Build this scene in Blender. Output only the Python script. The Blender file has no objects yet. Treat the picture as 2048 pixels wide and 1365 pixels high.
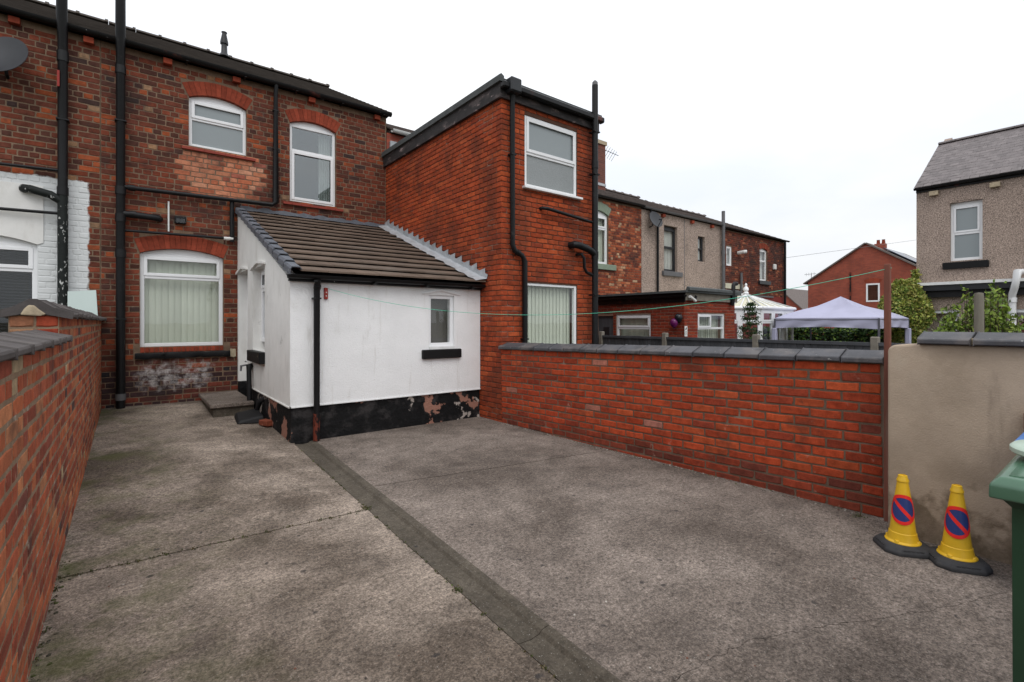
import bpy, bmesh, math, random
from mathutils import Vector, Matrix, noise
rnd = random.Random(7)
R = math.radians
scene = bpy.context.scene
col = scene.collection

# ------------------------------------------------------------------ camera
FPX, HORY, PCX, CAMH = 984.0, 645.0, 1024.0, 1.45      # focal length and horizon in photo pixels
YAW = math.atan(768.0 / 984.0)
cam_d = bpy.data.cameras.new('camera')
cam_d.sensor_width = 36.0
cam_d.lens = FPX / 2048.0 * 36.0
cam_d.shift_y = -(682.5 - HORY) / 2048.0
cam_d.clip_start = 0.05
cam_d.clip_end = 2000.0
cam = bpy.data.objects.new('camera', cam_d)
col.objects.link(cam)
cam.location = (0, 0, CAMH)
cam.rotation_euler = (R(90), 0, -YAW)
scene.camera = cam

# ------------------------------------------------------------------ sky and sun (overcast)
SUN_EL, SUN_AZ = R(52), R(205)       # azimuth clockwise from +Y (behind the camera, a little left)
world = bpy.data.worlds.new('World')
scene.world = world
world.use_nodes = True
wt = world.node_tree
wt.nodes.clear()
def wn(t, **k):
    n = wt.nodes.new(t)
    for a, b in k.items():
        setattr(n, a, b)
    return n
wo = wn('ShaderNodeOutputWorld')
bg = wn('ShaderNodeBackground')
sky = wn('ShaderNodeTexSky', sky_type='NISHITA', sun_disc=False)
sky.sun_elevation = SUN_EL
sky.sun_rotation = SUN_AZ
skys = wn('ShaderNodeVectorMath', operation='SCALE')
skys.inputs['Scale'].default_value = 0.10
wt.links.new(sky.outputs[0], skys.inputs[0])
tc = wn('ShaderNodeTexCoord')
sep = wn('ShaderNodeSeparateXYZ')
wt.links.new(tc.outputs['Generated'], sep.inputs[0])
grad = wn('ShaderNodeMapRange')
grad.inputs['From Min'].default_value = 0.0
grad.inputs['From Max'].default_value = 0.75
grad.inputs['To Min'].default_value = 0.90
grad.inputs['To Max'].default_value = 1.50
wt.links.new(sep.outputs['Z'], grad.inputs['Value'])
nz = wn('ShaderNodeTexNoise')
nz.inputs['Scale'].default_value = 2.6
nz.inputs['Detail'].default_value = 5
mp = wn('ShaderNodeMapping')
mp.inputs['Scale'].default_value = (1, 1, 2.6)
wt.links.new(tc.outputs['Generated'], mp.inputs[0])
wt.links.new(mp.outputs[0], nz.inputs['Vector'])
cr = wn('ShaderNodeValToRGB')
cr.color_ramp.elements[0].position = 0.33
cr.color_ramp.elements[0].color = (0.83, 0.87, 0.94, 1)
cr.color_ramp.elements[1].position = 0.66
cr.color_ramp.elements[1].color = (1.0, 1.0, 1.0, 1)
wt.links.new(nz.outputs['Fac'], cr.inputs[0])
cl = wn('ShaderNodeVectorMath', operation='SCALE')
wt.links.new(cr.outputs[0], cl.inputs[0])
wt.links.new(grad.outputs[0], cl.inputs['Scale'])
mx = wn('ShaderNodeMixRGB')
mx.inputs[0].default_value = 0.92                      # cloud cover
wt.links.new(skys.outputs[0], mx.inputs[1])
wt.links.new(cl.outputs[0], mx.inputs[2])
wt.links.new(mx.outputs[0], bg.inputs['Color'])
bg.inputs['Strength'].default_value = 1.0
wt.links.new(bg.outputs[0], wo.inputs[0])

sl = bpy.data.lights.new('sun', 'SUN')
sl.energy = 0.9
sl.angle = R(35)
sl.color = (1.0, 0.97, 0.93)
so = bpy.data.objects.new('sun', sl)
col.objects.link(so)
sd = Vector((math.sin(SUN_AZ) * math.cos(SUN_EL), math.cos(SUN_AZ) * math.cos(SUN_EL), math.sin(SUN_EL)))
so.rotation_euler = sd.to_track_quat('Z', 'Y').to_euler()

vs = scene.view_settings
vs.view_transform = 'Standard'
vs.look = 'None'
vs.exposure = 0.10
vs.gamma = 1.0
vs.use_curve_mapping = False
scene.cycles.max_bounces = 8
scene.cycles.transparent_max_bounces = 12

# ------------------------------------------------------------------ pixel helpers (direction only; planes come from the place)
_F = Vector((math.sin(YAW), math.cos(YAW)))
_R = Vector((math.cos(YAW), -math.sin(YAW)))
def ray(px):
    return _F + _R * ((px - PCX) / FPX)
def onY(px, py, Y):
    d = ray(px); t = Y / d.y
    return Vector((t * d.x, Y, CAMH + (HORY - py) / FPX * t))
def onX(px, py, X):
    d = ray(px); t = X / d.x
    return Vector((X, t * d.y, CAMH + (HORY - py) / FPX * t))
def onG(px, py, z=0.0):
    d = ray(px); t = (CAMH - z) / ((py - HORY) / FPX)
    return Vector((t * d.x, t * d.y, z))
def project(p):
    q = Vector((p[0], p[1])); t = q.dot(_F)
    if t < 0.05: return None
    return PCX + FPX * q.dot(_R) / t, HORY + FPX * (CAMH - p[2]) / t, t

# ------------------------------------------------------------------ materials
MATS = {}
def nodes(name):
    m = bpy.data.materials.new(name)
    m.use_nodes = True
    nt = m.node_tree
    b = nt.nodes['Principled BSDF']
    return m, nt, b
def N(nt, t, **k):
    n = nt.nodes.new(t)
    for a, v in k.items():
        setattr(n, a, v)
    return n
def pos(nt, scale=(1, 1, 1)):
    g = N(nt, 'ShaderNodeNewGeometry')
    m = N(nt, 'ShaderNodeMapping')
    m.inputs['Scale'].default_value = scale
    nt.links.new(g.outputs['Position'], m.inputs['Vector'])
    return m.outputs[0]
def noise_tex(nt, vec, scale, detail=5, rough=0.55, dist=0.0):
    n = N(nt, 'ShaderNodeTexNoise')
    n.inputs['Scale'].default_value = scale
    n.inputs['Detail'].default_value = detail
    n.inputs['Roughness'].default_value = rough
    n.inputs['Distortion'].default_value = dist
    nt.links.new(vec, n.inputs['Vector'])
    return n.outputs['Fac']
def maprange(nt, v, a, b, c, d, smooth=False):
    m = N(nt, 'ShaderNodeMapRange')
    if smooth: m.interpolation_type = 'SMOOTHSTEP'
    for k, x in zip(('From Min', 'From Max', 'To Min', 'To Max'), (a, b, c, d)):
        m.inputs[k].default_value = x
    nt.links.new(v, m.inputs['Value'])
    return m.outputs[0]
def math_(nt, op, a, b=None):
    m = N(nt, 'ShaderNodeMath', operation=op)
    for i, x in enumerate((a, b)):
        if x is None: continue
        if isinstance(x, (int, float)): m.inputs[i].default_value = x
        else: nt.links.new(x, m.inputs[i])
    return m.outputs[0]
def mixc(nt, fac, a, b, mode='MIX'):
    m = N(nt, 'ShaderNodeMixRGB', blend_type=mode)
    for i, x in ((0, fac), (1, a), (2, b)):
        if isinstance(x, (int, float)): m.inputs[i].default_value = x
        elif isinstance(x, (tuple, list)): m.inputs[i].default_value = (*x[:3], 1)
        else: nt.links.new(x, m.inputs[i])
    return m.outputs[0]
def bumpn(nt, h, strength, dist=0.01, nrm=None):
    b = N(nt, 'ShaderNodeBump')
    b.inputs['Strength'].default_value = strength
    b.inputs['Distance'].default_value = dist
    nt.links.new(h, b.inputs['Height'])
    if nrm: nt.links.new(nrm, b.inputs['Normal'])
    return b.outputs[0]
def boxmask(nt, lim, edge=0.02, wob=0.02):
    """1 inside an axis box (x0,x1,y0,y1,z0,z1) with a ragged edge: paint or repair with a shape of its own"""
    g = N(nt, 'ShaderNodeNewGeometry')
    s = N(nt, 'ShaderNodeSeparateXYZ')
    nt.links.new(g.outputs['Position'], s.inputs[0])
    n = maprange(nt, noise_tex(nt, g.outputs['Position'], 9, 4), 0.3, 0.7, -wob, wob)
    out = None
    for i, ax in enumerate('XYZ'):
        for lo, k in ((lim[2 * i], 1), (lim[2 * i + 1], -1)):
            if lo is None: continue
            v = math_(nt, 'ADD', s.outputs[ax], n)
            f = maprange(nt, v, lo - edge * k / 2, lo + edge * k / 2, 0, 1) if k > 0 else maprange(nt, v, lo - edge / 2, lo + edge / 2, 1, 0)
            out = f if out is None else math_(nt, 'MULTIPLY', out, f)
    return out

def M(name, base, rough=0.8, var=0.18, scale=6.0, fine=0.0, fscale=120.0, bump=0.0, bscale=60.0, stains=(), spec=0.35,
      metal=0.0, src=None, randv=0.0, stretch=(1, 1, 1), white_box=None, bloom=None, damp=None, bdist=0.004, coat=0.0):
    """one procedural material: base colour * broad noise * fine noise, stains [(colour, scale, lo, hi, strength, stretch)], noise bump.
    src: None, 'obj' (object colour) or 'attr' (face colour attribute)"""
    if name in MATS: return MATS[name]
    m, nt, b = nodes(name)
    p = pos(nt, stretch)
    if src == 'obj':
        o = N(nt, 'ShaderNodeObjectInfo'); c = o.outputs['Color']
    elif src == 'attr':
        o = N(nt, 'ShaderNodeAttribute', attribute_name='Col'); c = o.outputs['Color']
    else:
        r = N(nt, 'ShaderNodeRGB'); r.outputs[0].default_value = (*base, 1); c = r.outputs[0]
    if randv:
        o = N(nt, 'ShaderNodeObjectInfo')
        f = maprange(nt, o.outputs['Random'], 0, 1, 1 - randv, 1 + randv)
        c = mixc(nt, 1.0, c, N_rgb(nt, f), 'MULTIPLY')
    n1 = noise_tex(nt, p, scale, 6, 0.6)
    f = maprange(nt, n1, 0.25, 0.75, 1 - var, 1 + var)
    c = mixc(nt, 1.0, c, N_rgb(nt, f), 'MULTIPLY')
    if fine:
        n2 = noise_tex(nt, p, fscale, 3, 0.7)
        f = maprange(nt, n2, 0.25, 0.75, 1 - fine, 1 + fine)
        c = mixc(nt, 1.0, c, N_rgb(nt, f), 'MULTIPLY')
    for st in stains:
        sc, ss, lo, hi, k = st[:5]
        pp = pos(nt, st[5]) if len(st) > 5 else p
        f = maprange(nt, noise_tex(nt, pp, ss, 6, 0.62), lo, hi, 0, k, True)
        c = mixc(nt, f, c, sc)
    if white_box:
        f = boxmask(nt, white_box)
        n3 = maprange(nt, noise_tex(nt, pos(nt), 3.5, 7, 0.7), 0.30, 0.36, 0.25, 1)
        c = mixc(nt, math_(nt, 'MULTIPLY', f, n3), c, (0.66, 0.68, 0.68))
    if damp:
        f = math_(nt, 'MULTIPLY', boxmask(nt, damp, 0.16, 0.22), maprange(nt, noise_tex(nt, pos(nt), 6, 6, 0.7), 0.35, 0.6, 0.35, 0.85))
        c = mixc(nt, f, c, (0.15, 0.11, 0.072))
    if bloom:
        f = math_(nt, 'MULTIPLY', boxmask(nt, bloom, 0.14, 0.10), maprange(nt, noise_tex(nt, pos(nt), 11, 6, 0.7), 0.40, 0.62, 0, 0.85))
        c = mixc(nt, f, c, (0.46, 0.43, 0.42))
    nt.links.new(c, b.inputs['Base Color'])
    b.inputs['Roughness'].default_value = rough
    b.inputs['Metallic'].default_value = metal
    b.inputs['Specular IOR Level'].default_value = spec
    if coat: b.inputs['Coat Weight'].default_value = coat
    if bump:
        h = noise_tex(nt, p, bscale, 4, 0.65)
        nt.links.new(bumpn(nt, h, bump, bdist), b.inputs['Normal'])
    MATS[name] = m
    return m
def N_rgb(nt, v):
    c = N(nt, 'ShaderNodeCombineColor')
    for i in range(3): nt.links.new(v, c.inputs[i])
    return c.outputs[0]

def brickmat(name, src, **k):
    st = [((0.035, 0.028, 0.026), 5.0, 0.56, 0.74, 0.55), ((0.42, 0.36, 0.30), 14.0, 0.68, 0.80, 0.35)]
    st = k.pop('stains', st)
    return M(name, (0.3, 0.08, 0.04), rough=0.9, var=0.34, scale=17, fine=0.25, fscale=150, bump=0.55, bscale=120, stains=st, spec=0.2, src=src, **k)
for s_ in ('obj', 'attr'):
    brickmat('house_brick_' + s_, s_, stains=[((0.030, 0.024, 0.024), 1.7, 0.50, 0.66, 0.60), ((0.40, 0.33, 0.26), 9.0, 0.70, 0.80, 0.40)], bloom=(0.15, 1.10, 9.0, 10.2, 0.42, 0.74))
    brickmat('neighbour_brick_' + s_, s_, white_box=(None, -0.47, None, None, None, 3.56))
    brickmat('red_brick_' + s_, s_, stains=[((0.10, 0.030, 0.018), 1.6, 0.46, 0.62, 0.55, (1, 1, 0.6)), ((0.5, 0.38, 0.30), 12.0, 0.73, 0.82, 0.25)])
    brickmat('garden_brick_' + s_, s_, stains=[((0.06, 0.030, 0.022), 2.2, 0.54, 0.70, 0.55), ((0.50, 0.30, 0.23), 9.0, 0.63, 0.74, 0.45), ((0.09, 0.035, 0.024), 13.0, 0.60, 0.70, 0.5)])
    brickmat('old_wall_brick_' + s_, s_, stains=[((0.06, 0.035, 0.028), 3.0, 0.52, 0.70, 0.6), ((0.46, 0.37, 0.28), 13.0, 0.62, 0.74, 0.5), ((0.13, 0.12, 0.05), 5.0, 0.66, 0.76, 0.5)])
def mortar(name, c, **k):
    return M(name, c, rough=0.95, var=0.28, scale=9, fine=0.25, fscale=150, bump=0.6, bscale=140, spec=0.15, **k)
mortar('house_mortar', (0.185, 0.125, 0.085), stains=[((0.06, 0.045, 0.04), 1.7, 0.50, 0.66, 0.6)], bloom=(0.15, 1.10, 9.0, 10.2, 0.42, 0.74))
mortar('neighbour_mortar', (0.195, 0.135, 0.092), white_box=(None, -0.47, None, None, None, 3.56))
mortar('red_mortar', (0.100, 0.052, 0.036), stains=[((0.32, 0.24, 0.19), 2.2, 0.55, 0.68, 0.8)])
mortar('garden_mortar', (0.135, 0.093, 0.066), stains=[((0.28, 0.22, 0.17), 3.0, 0.58, 0.7, 0.7)])
mortar('old_wall_mortar', (0.235, 0.165, 0.110), stains=[((0.45, 0.40, 0.35), 14, 0.58, 0.7, 0.8), ((0.10, 0.075, 0.05), 3, 0.55, 0.7, 0.6)])
M('arch_brick', (0.25, 0.050, 0.026), rough=0.9, var=0.25, scale=18, fine=0.15, bump=0.35, bscale=120, randv=0.22, spec=0.2)
M('painted_sill', (0.26, 0.045, 0.028), rough=0.7, var=0.2, bump=0.2, randv=0.1)
M('green_paint', (0.22, 0.27, 0.20), rough=0.7, var=0.15)
M('black_paint', (0.007, 0.007, 0.0075), rough=0.5, spec=0.22, var=0.3, scale=14, bump=0.3, bscale=50, stains=[((0.33, 0.27, 0.2), 9, 0.66, 0.70, 0.9)])
M('stone_broken', (0.40, 0.33, 0.23), rough=0.95, var=0.3, scale=20, bump=0.8, bscale=60)
M('black_pipe', (0.007, 0.0072, 0.008), rough=0.45, var=0.25, scale=10, spec=0.28, stains=[((0.07, 0.07, 0.07), 6, 0.62, 0.80, 0.4)])
M('flaky_pipe', (0.009, 0.012, 0.011), rough=0.6, spec=0.25, var=0.3, scale=10, bump=0.8, bscale=60, stains=[((0.55, 0.56, 0.54), 26, 0.60, 0.64, 0.9, (1, 1, 0.5))])
M('rust_pipe', (0.007, 0.007, 0.0075), rough=0.6, spec=0.25, var=0.3, stains=[((0.16, 0.035, 0.02), 7, 0.47, 0.54, 0.95, (1, 1, .5))])
M('grey_pipe', (0.12, 0.12, 0.125), rough=0.5, var=0.2)
M('upvc', (0.80, 0.81, 0.82), rough=0.32, var=0.03, scale=5, spec=0.5)
M('upvc_grimy', (0.70, 0.71, 0.70), rough=0.4, var=0.12, scale=8, spec=0.4, stains=[((0.3, 0.29, 0.26), 6, 0.62, 0.8, .4)])
M('dark_frame', (0.018, 0.02, 0.023), rough=0.4, var=0.1)
M('blind', (0.60, 0.63, 0.53), rough=0.8, var=0.06, scale=3, randv=0.09)
M('black_blind', (0.03, 0.03, 0.032), rough=0.5, var=0.1)
M('curtain', (0.55, 0.55, 0.52), rough=0.9, var=0.1, scale=4)
M('room', (0.16, 0.15, 0.14), rough=0.95, var=0.1, scale=1)
M('white_render', (0.82, 0.825, 0.825), rough=0.85, var=0.05, scale=3, bump=0.9, bscale=55, bdist=0.008, fine=0.04, fscale=90, spec=0.2,
  stains=[((0.50, 0.50, 0.44), 1.1, 0.55, 0.78, 0.35), ((0.40, 0.38, 0.33), 5, 0.64, 0.80, 0.5, (1, 1, 0.25)), ((0.52, 0.50, 0.45), 11, 0.58, 0.75, 0.5, (1, 1, 0.10))], stretch=(1, 1, 1.3))
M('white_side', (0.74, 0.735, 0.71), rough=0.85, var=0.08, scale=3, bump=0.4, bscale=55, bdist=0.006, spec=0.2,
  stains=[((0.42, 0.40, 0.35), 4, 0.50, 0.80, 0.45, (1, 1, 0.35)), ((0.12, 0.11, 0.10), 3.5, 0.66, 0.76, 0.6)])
M('plinth', (0.008, 0.008, 0.0085), rough=0.75, var=0.4, scale=7, bump=0.9, bscale=22, bdist=0.02, spec=0.18,
  stains=[((0.045, 0.041, 0.041), 5.0, 0.50, 0.68, 0.8), ((0.34, 0.17, 0.125), 1.9, 0.565, 0.58, 0.95), ((0.45, 0.40, 0.36), 3.6, 0.63, 0.65, 0.9)])
M('beige_render', (0.41, 0.325, 0.245), rough=0.9, var=0.20, scale=2.2, fine=0.08, fscale=160, bump=0.55, bscale=75, bdist=0.006, spec=0.2,
  stains=[((0.24, 0.185, 0.13), 1.5, 0.50, 0.72, 0.55), ((0.50, 0.42, 0.33), 2.3, 0.56, 0.75, 0.5), ((0.13, 0.10, 0.075), 4, 0.56, 0.74, 0.55, (1, 1, .25))], stretch=(1, 1, 1.2), damp=(None, None, None, None, None, 0.24))
M('coping', (0.062, 0.062, 0.069), rough=0.62, var=0.3, scale=9, fine=0.15, bump=0.35, bscale=70, randv=0.22, spec=0.4,
  stains=[((0.36, 0.36, 0.34), 34, 0.655, 0.69, 0.8), ((0.13, 0.115, 0.11), 4, 0.46, 0.66, 0.7), ((0.03, 0.03, 0.032), 7, 0.58, 0.7, 0.6)])
M('coping_brown', (0.085, 0.075, 0.072), rough=0.75, var=0.3, scale=9, fine=0.15, bump=0.4, bscale=70, randv=0.2, spec=0.3, stains=[((0.20, 0.17, 0.14), 7, 0.58, 0.75, 0.5)])
M('roof_tile', (0.138, 0.099, 0.075), rough=0.85, var=0.22, scale=4, fine=0.18, fscale=160, bump=0.35, bscale=120, randv=0.13, spec=0.25,
  stains=[((0.16, 0.135, 0.115), 2.0, 0.52, 0.72, 0.6, (0.4, 1, 1)), ((0.035, 0.028, 0.025), 3, 0.60, 0.75, 0.5)])
M('dark_tile', (0.072, 0.061, 0.053), rough=0.9, var=0.3, scale=5, fine=0.2, bump=0.4, bscale=90)
M('slate', (0.150, 0.130, 0.128), rough=0.65, var=0.22, scale=6, fine=0.12, bump=0.2, bscale=80, randv=0.16, spec=0.35, stains=[((0.22, 0.20, 0.19), 3, 0.58, .75, .5)])
M('far_slate', (0.145, 0.120, 0.110), rough=0.8, var=0.35, scale=7, fine=0.25, fscale=40, bump=0.6, bscale=30, bdist=0.03, stretch=(1, 2.5, 2.5))
M('lead', (0.40, 0.42, 0.44), rough=0.45, var=0.25, scale=9, metal=0.25, bump=0.25, bscale=50, randv=0.12, stains=[((0.62, 0.63, 0.64), 10, 0.56, 0.75, 0.6)])
M('dark_lead', (0.115, 0.125, 0.145), rough=0.5, var=0.25, scale=9, bump=0.2, bscale=50, randv=0.15, stains=[((0.26, 0.27, 0.29), 12, 0.58, 0.75, 0.5)])
M('fascia', (0.026, 0.023, 0.023), rough=0.75, var=0.3, scale=8, bump=0.6, bscale=30, stains=[((0.10, 0.08, 0.078), 3, 0.50, 0.65, 0.8, (1, 1, 2.5)), ((0.36, 0.28, 0.27), 6, 0.60, 0.68, 0.8, (1, 1, 2.5))])
M('felt', (0.075, 0.082, 0.082), rough=0.85, var=0.25, scale=8, fine=0.2, bump=0.3, bscale=120)
M('gutter', (0.007, 0.007, 0.0075), rough=0.45, spec=0.25, var=0.3, scale=10, stains=[((0.12, 0.035, 0.025), 3, 0.60, 0.72, 0.6), ((0.5, 0.5, 0.5), 22, 0.70, 0.73, 0.7)])
M('concrete_post', (0.20, 0.18, 0.15), rough=0.95, var=0.25, fine=0.2, bump=0.5, bscale=90, scale=9)
M('fence_paint', (0.066, 0.069, 0.077), rough=0.75, var=0.25, scale=6, randv=0.16, bump=0.2, bscale=50, stretch=(1, 1, 0.2))
M('old_timber', (0.17, 0.062, 0.042), rough=0.85, var=0.35, scale=16, bump=0.5, bscale=60, stretch=(1, 1, 0.12), stains=[((0.20, 0.15, 0.12), 10, 0.5, 0.7, 0.6, (1, 1, .1))])
M('grey_timber', (0.17, 0.155, 0.125), rough=0.9, var=0.3, scale=16, bump=0.5, bscale=60, stretch=(1, 1, 0.12))
M('red_plastic', (0.28, 0.02, 0.012), rough=0.5, var=0.2)
M('screw', (0.55, 0.52, 0.48), rough=0.4, metal=0.6)
M('line_plastic', (0.07, 0.50, 0.33), rough=0.4, var=0.1)
M('cone_yellow', (0.70, 0.42, 0.018), rough=0.42, var=0.14, scale=9, spec=0.45, stains=[((0.30, 0.24, 0.05), 7, 0.58, 0.78, 0.6), ((0.12, 0.09, 0.04), 22, 0.70, .76, .5)])
M('cone_rubber', (0.038, 0.038, 0.040), rough=0.75, var=0.3, scale=14, bump=0.3, bscale=80, stains=[((0.10, 0.09, 0.08), 9, .58, .78, .6)])
M('sign_red', (0.74, 0.028, 0.022), rough=0.35, var=0.08)
M('sign_blue', (0.028, 0.045, 0.165), rough=0.35, var=0.08)
M('bin_green', (0.018, 0.055, 0.028), rough=0.42, var=0.15, scale=7, spec=0.45, bump=0.1, bscale=80, stains=[((0.09, 0.15, 0.11), 5, .6, .8, .5)])
M('bin_lid', (0.070, 0.150, 0.095), rough=0.30, var=0.15, scale=7, spec=0.45)
M('pale_green', (0.40, 0.50, 0.41), rough=0.4, var=0.08)
M('blue_plastic', (0.09, 0.21, 0.50), rough=0.45, var=0.1)
M('dark_plastic', (0.011, 0.011, 0.012), rough=0.55, spec=0.25, var=0.2)
M('dish_grey', (0.035, 0.037, 0.042), rough=0.5, var=0.12)
M('white_plastic', (0.72, 0.72, 0.70), rough=0.4, var=0.06)
M('board_white', (0.60, 0.70, 0.67), rough=0.35, var=0.04, scale=2)
M('cream', (0.60, 0.58, 0.44), rough=0.4, var=0.06)
M('gazebo_cloth', (0.42, 0.42, 0.55), rough=0.75, var=0.07, scale=2)
M('gazebo_frame', (0.10, 0.10, 0.12), rough=0.5)
M('pebbledash', (0.345, 0.27, 0.225), rough=0.95, var=0.10, scale=1.5, fine=1.0, fscale=42, bump=1.0, bscale=45, bdist=0.02,
  stains=[((0.15, 0.115, 0.09), 1.2, 0.55, 0.75, 0.5, (1, 1, 0.35))])
M('bark', (0.07, 0.05, 0.035), rough=0.95, var=0.3, scale=20, bump=0.5)
M('leaf', (0.1, 0.1, 0.1), rough=0.55, var=0.15, scale=30, src='attr', spec=0.3)
M('balloon_purple', (0.12, 0.012, 0.09), rough=0.15, var=0.03)
M('balloon_black', (0.012, 0.014, 0.018), rough=0.15, var=0.03)
M('red_masonry_paint', (0.20, 0.024, 0.018), rough=0.8, var=0.2, bump=0.4, bscale=12, bdist=0.02)
M('print_black', (0.02, 0.02, 0.025), rough=0.6)
M('chip', (0.1, 0.1, 0.1), rough=0.9, var=0.2, src='attr')
M('solar', (0.015, 0.02, 0.04), rough=0.2)
M('garden_soil', (0.07, 0.065, 0.04), rough=1.0, var=0.35, scale=1.2, fine=0.3, fscale=12)

def far_brick(name, c1, c2, mort):
    m, nt, b = nodes(name)
    g = N(nt, 'ShaderNodeNewGeometry'); s = N(nt, 'ShaderNodeSeparateXYZ')
    nt.links.new(g.outputs['Position'], s.inputs[0])
    cx = N(nt, 'ShaderNodeCombineXYZ')
    nt.links.new(math_(nt, 'ADD', s.outputs['X'], s.outputs['Y']), cx.inputs[0])
    nt.links.new(s.outputs['Z'], cx.inputs[1])
    t = N(nt, 'ShaderNodeTexBrick')
    for k, v in (('Color1', c1), ('Color2', c2), ('Mortar', mort)): t.inputs[k].default_value = (*v, 1)
    for k, v in (('Scale', 1.0), ('Mortar Size', 0.006), ('Brick Width', 0.225), ('Row Height', 0.075), ('Bias', 0.0)): t.inputs[k].default_value = v
    nt.links.new(cx.outputs[0], t.inputs['Vector'])
    f = maprange(nt, noise_tex(nt, g.outputs['Position'], 0.8, 6, .65), 0.3, 0.7, 0.75, 1.25)
    nt.links.new(mixc(nt, 1.0, t.outputs['Color'], N_rgb(nt, f), 'MULTIPLY'), b.inputs['Base Color'])
    b.inputs['Roughness'].default_value = 0.9
    nt.links.new(bumpn(nt, t.outputs['Fac'], -0.4, 0.01), b.inputs['Normal'])
    MATS[name] = m
far_brick('far_brick', (0.33, 0.070, 0.036), (0.25, 0.052, 0.030), (0.18, 0.08, 0.06))
far_brick('dark_far_brick', (0.17, 0.05, 0.032), (0.10, 0.034, 0.026), (0.14, 0.09, 0.07))

def glassmat(name, tint, refl, rough=0.0):
    m, nt, b = nodes(name)
    nt.nodes.remove(b)
    out = nt.nodes['Material Output']
    lw_ = N(nt, 'ShaderNodeLayerWeight'); lw_.inputs['Blend'].default_value = 0.5
    frf = math_(nt, 'ADD', math_(nt, 'MULTIPLY', math_(nt, 'POWER', lw_.outputs['Facing'], 5.0), 0.85 - refl), refl)
    tr = N(nt, 'ShaderNodeBsdfTransparent'); tr.inputs[0].default_value = (*tint, 1)
    gl = N(nt, 'ShaderNodeBsdfGlossy'); gl.inputs['Roughness'].default_value = rough
    gl.inputs['Color'].default_value = (0.95, 0.98, 1, 1)
    nzv = noise_tex(nt, pos(nt), 1.6, 2)
    nt.links.new(bumpn(nt, nzv, 0.05, 0.02), gl.inputs['Normal'])
    mx = N(nt, 'ShaderNodeMixShader')
    nt.links.new(frf, mx.inputs[0]); nt.links.new(tr.outputs[0], mx.inputs[1]); nt.links.new(gl.outputs[0], mx.inputs[2])
    nt.links.new(mx.outputs[0], out.inputs['Surface'])
    MATS[name] = m
glassmat('glass', (0.97, 0.98, 0.975), 0.035)
glassmat('mirror_glass', (0.80, 0.84, 0.84), 0.13, 0.02)
m_, nt_, b_ = nodes('frosted_glass')
b_.inputs['Base Color'].default_value = (0.24, 0.275, 0.285, 1); b_.inputs['Roughness'].default_value = 0.28; b_.inputs['Specular IOR Level'].default_value = 0.7
nt_.links.new(bumpn(nt_, noise_tex(nt_, pos(nt_), 70, 3, .6), 0.25, 0.004), b_.inputs['Normal'])
MATS['frosted_glass'] = m_
m_, nt_, b_ = nodes('patterned_glass')
b_.inputs['Base Color'].default_value = (0.22, 0.24, 0.24, 1); b_.inputs['Roughness'].default_value = 0.12; b_.inputs['Specular IOR Level'].default_value = 0.9
nt_.links.new(bumpn(nt_, noise_tex(nt_, pos(nt_), 42, 3, .6, 1.5), 0.8, 0.008), b_.inputs['Normal'])
MATS['patterned_glass'] = m_

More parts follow.
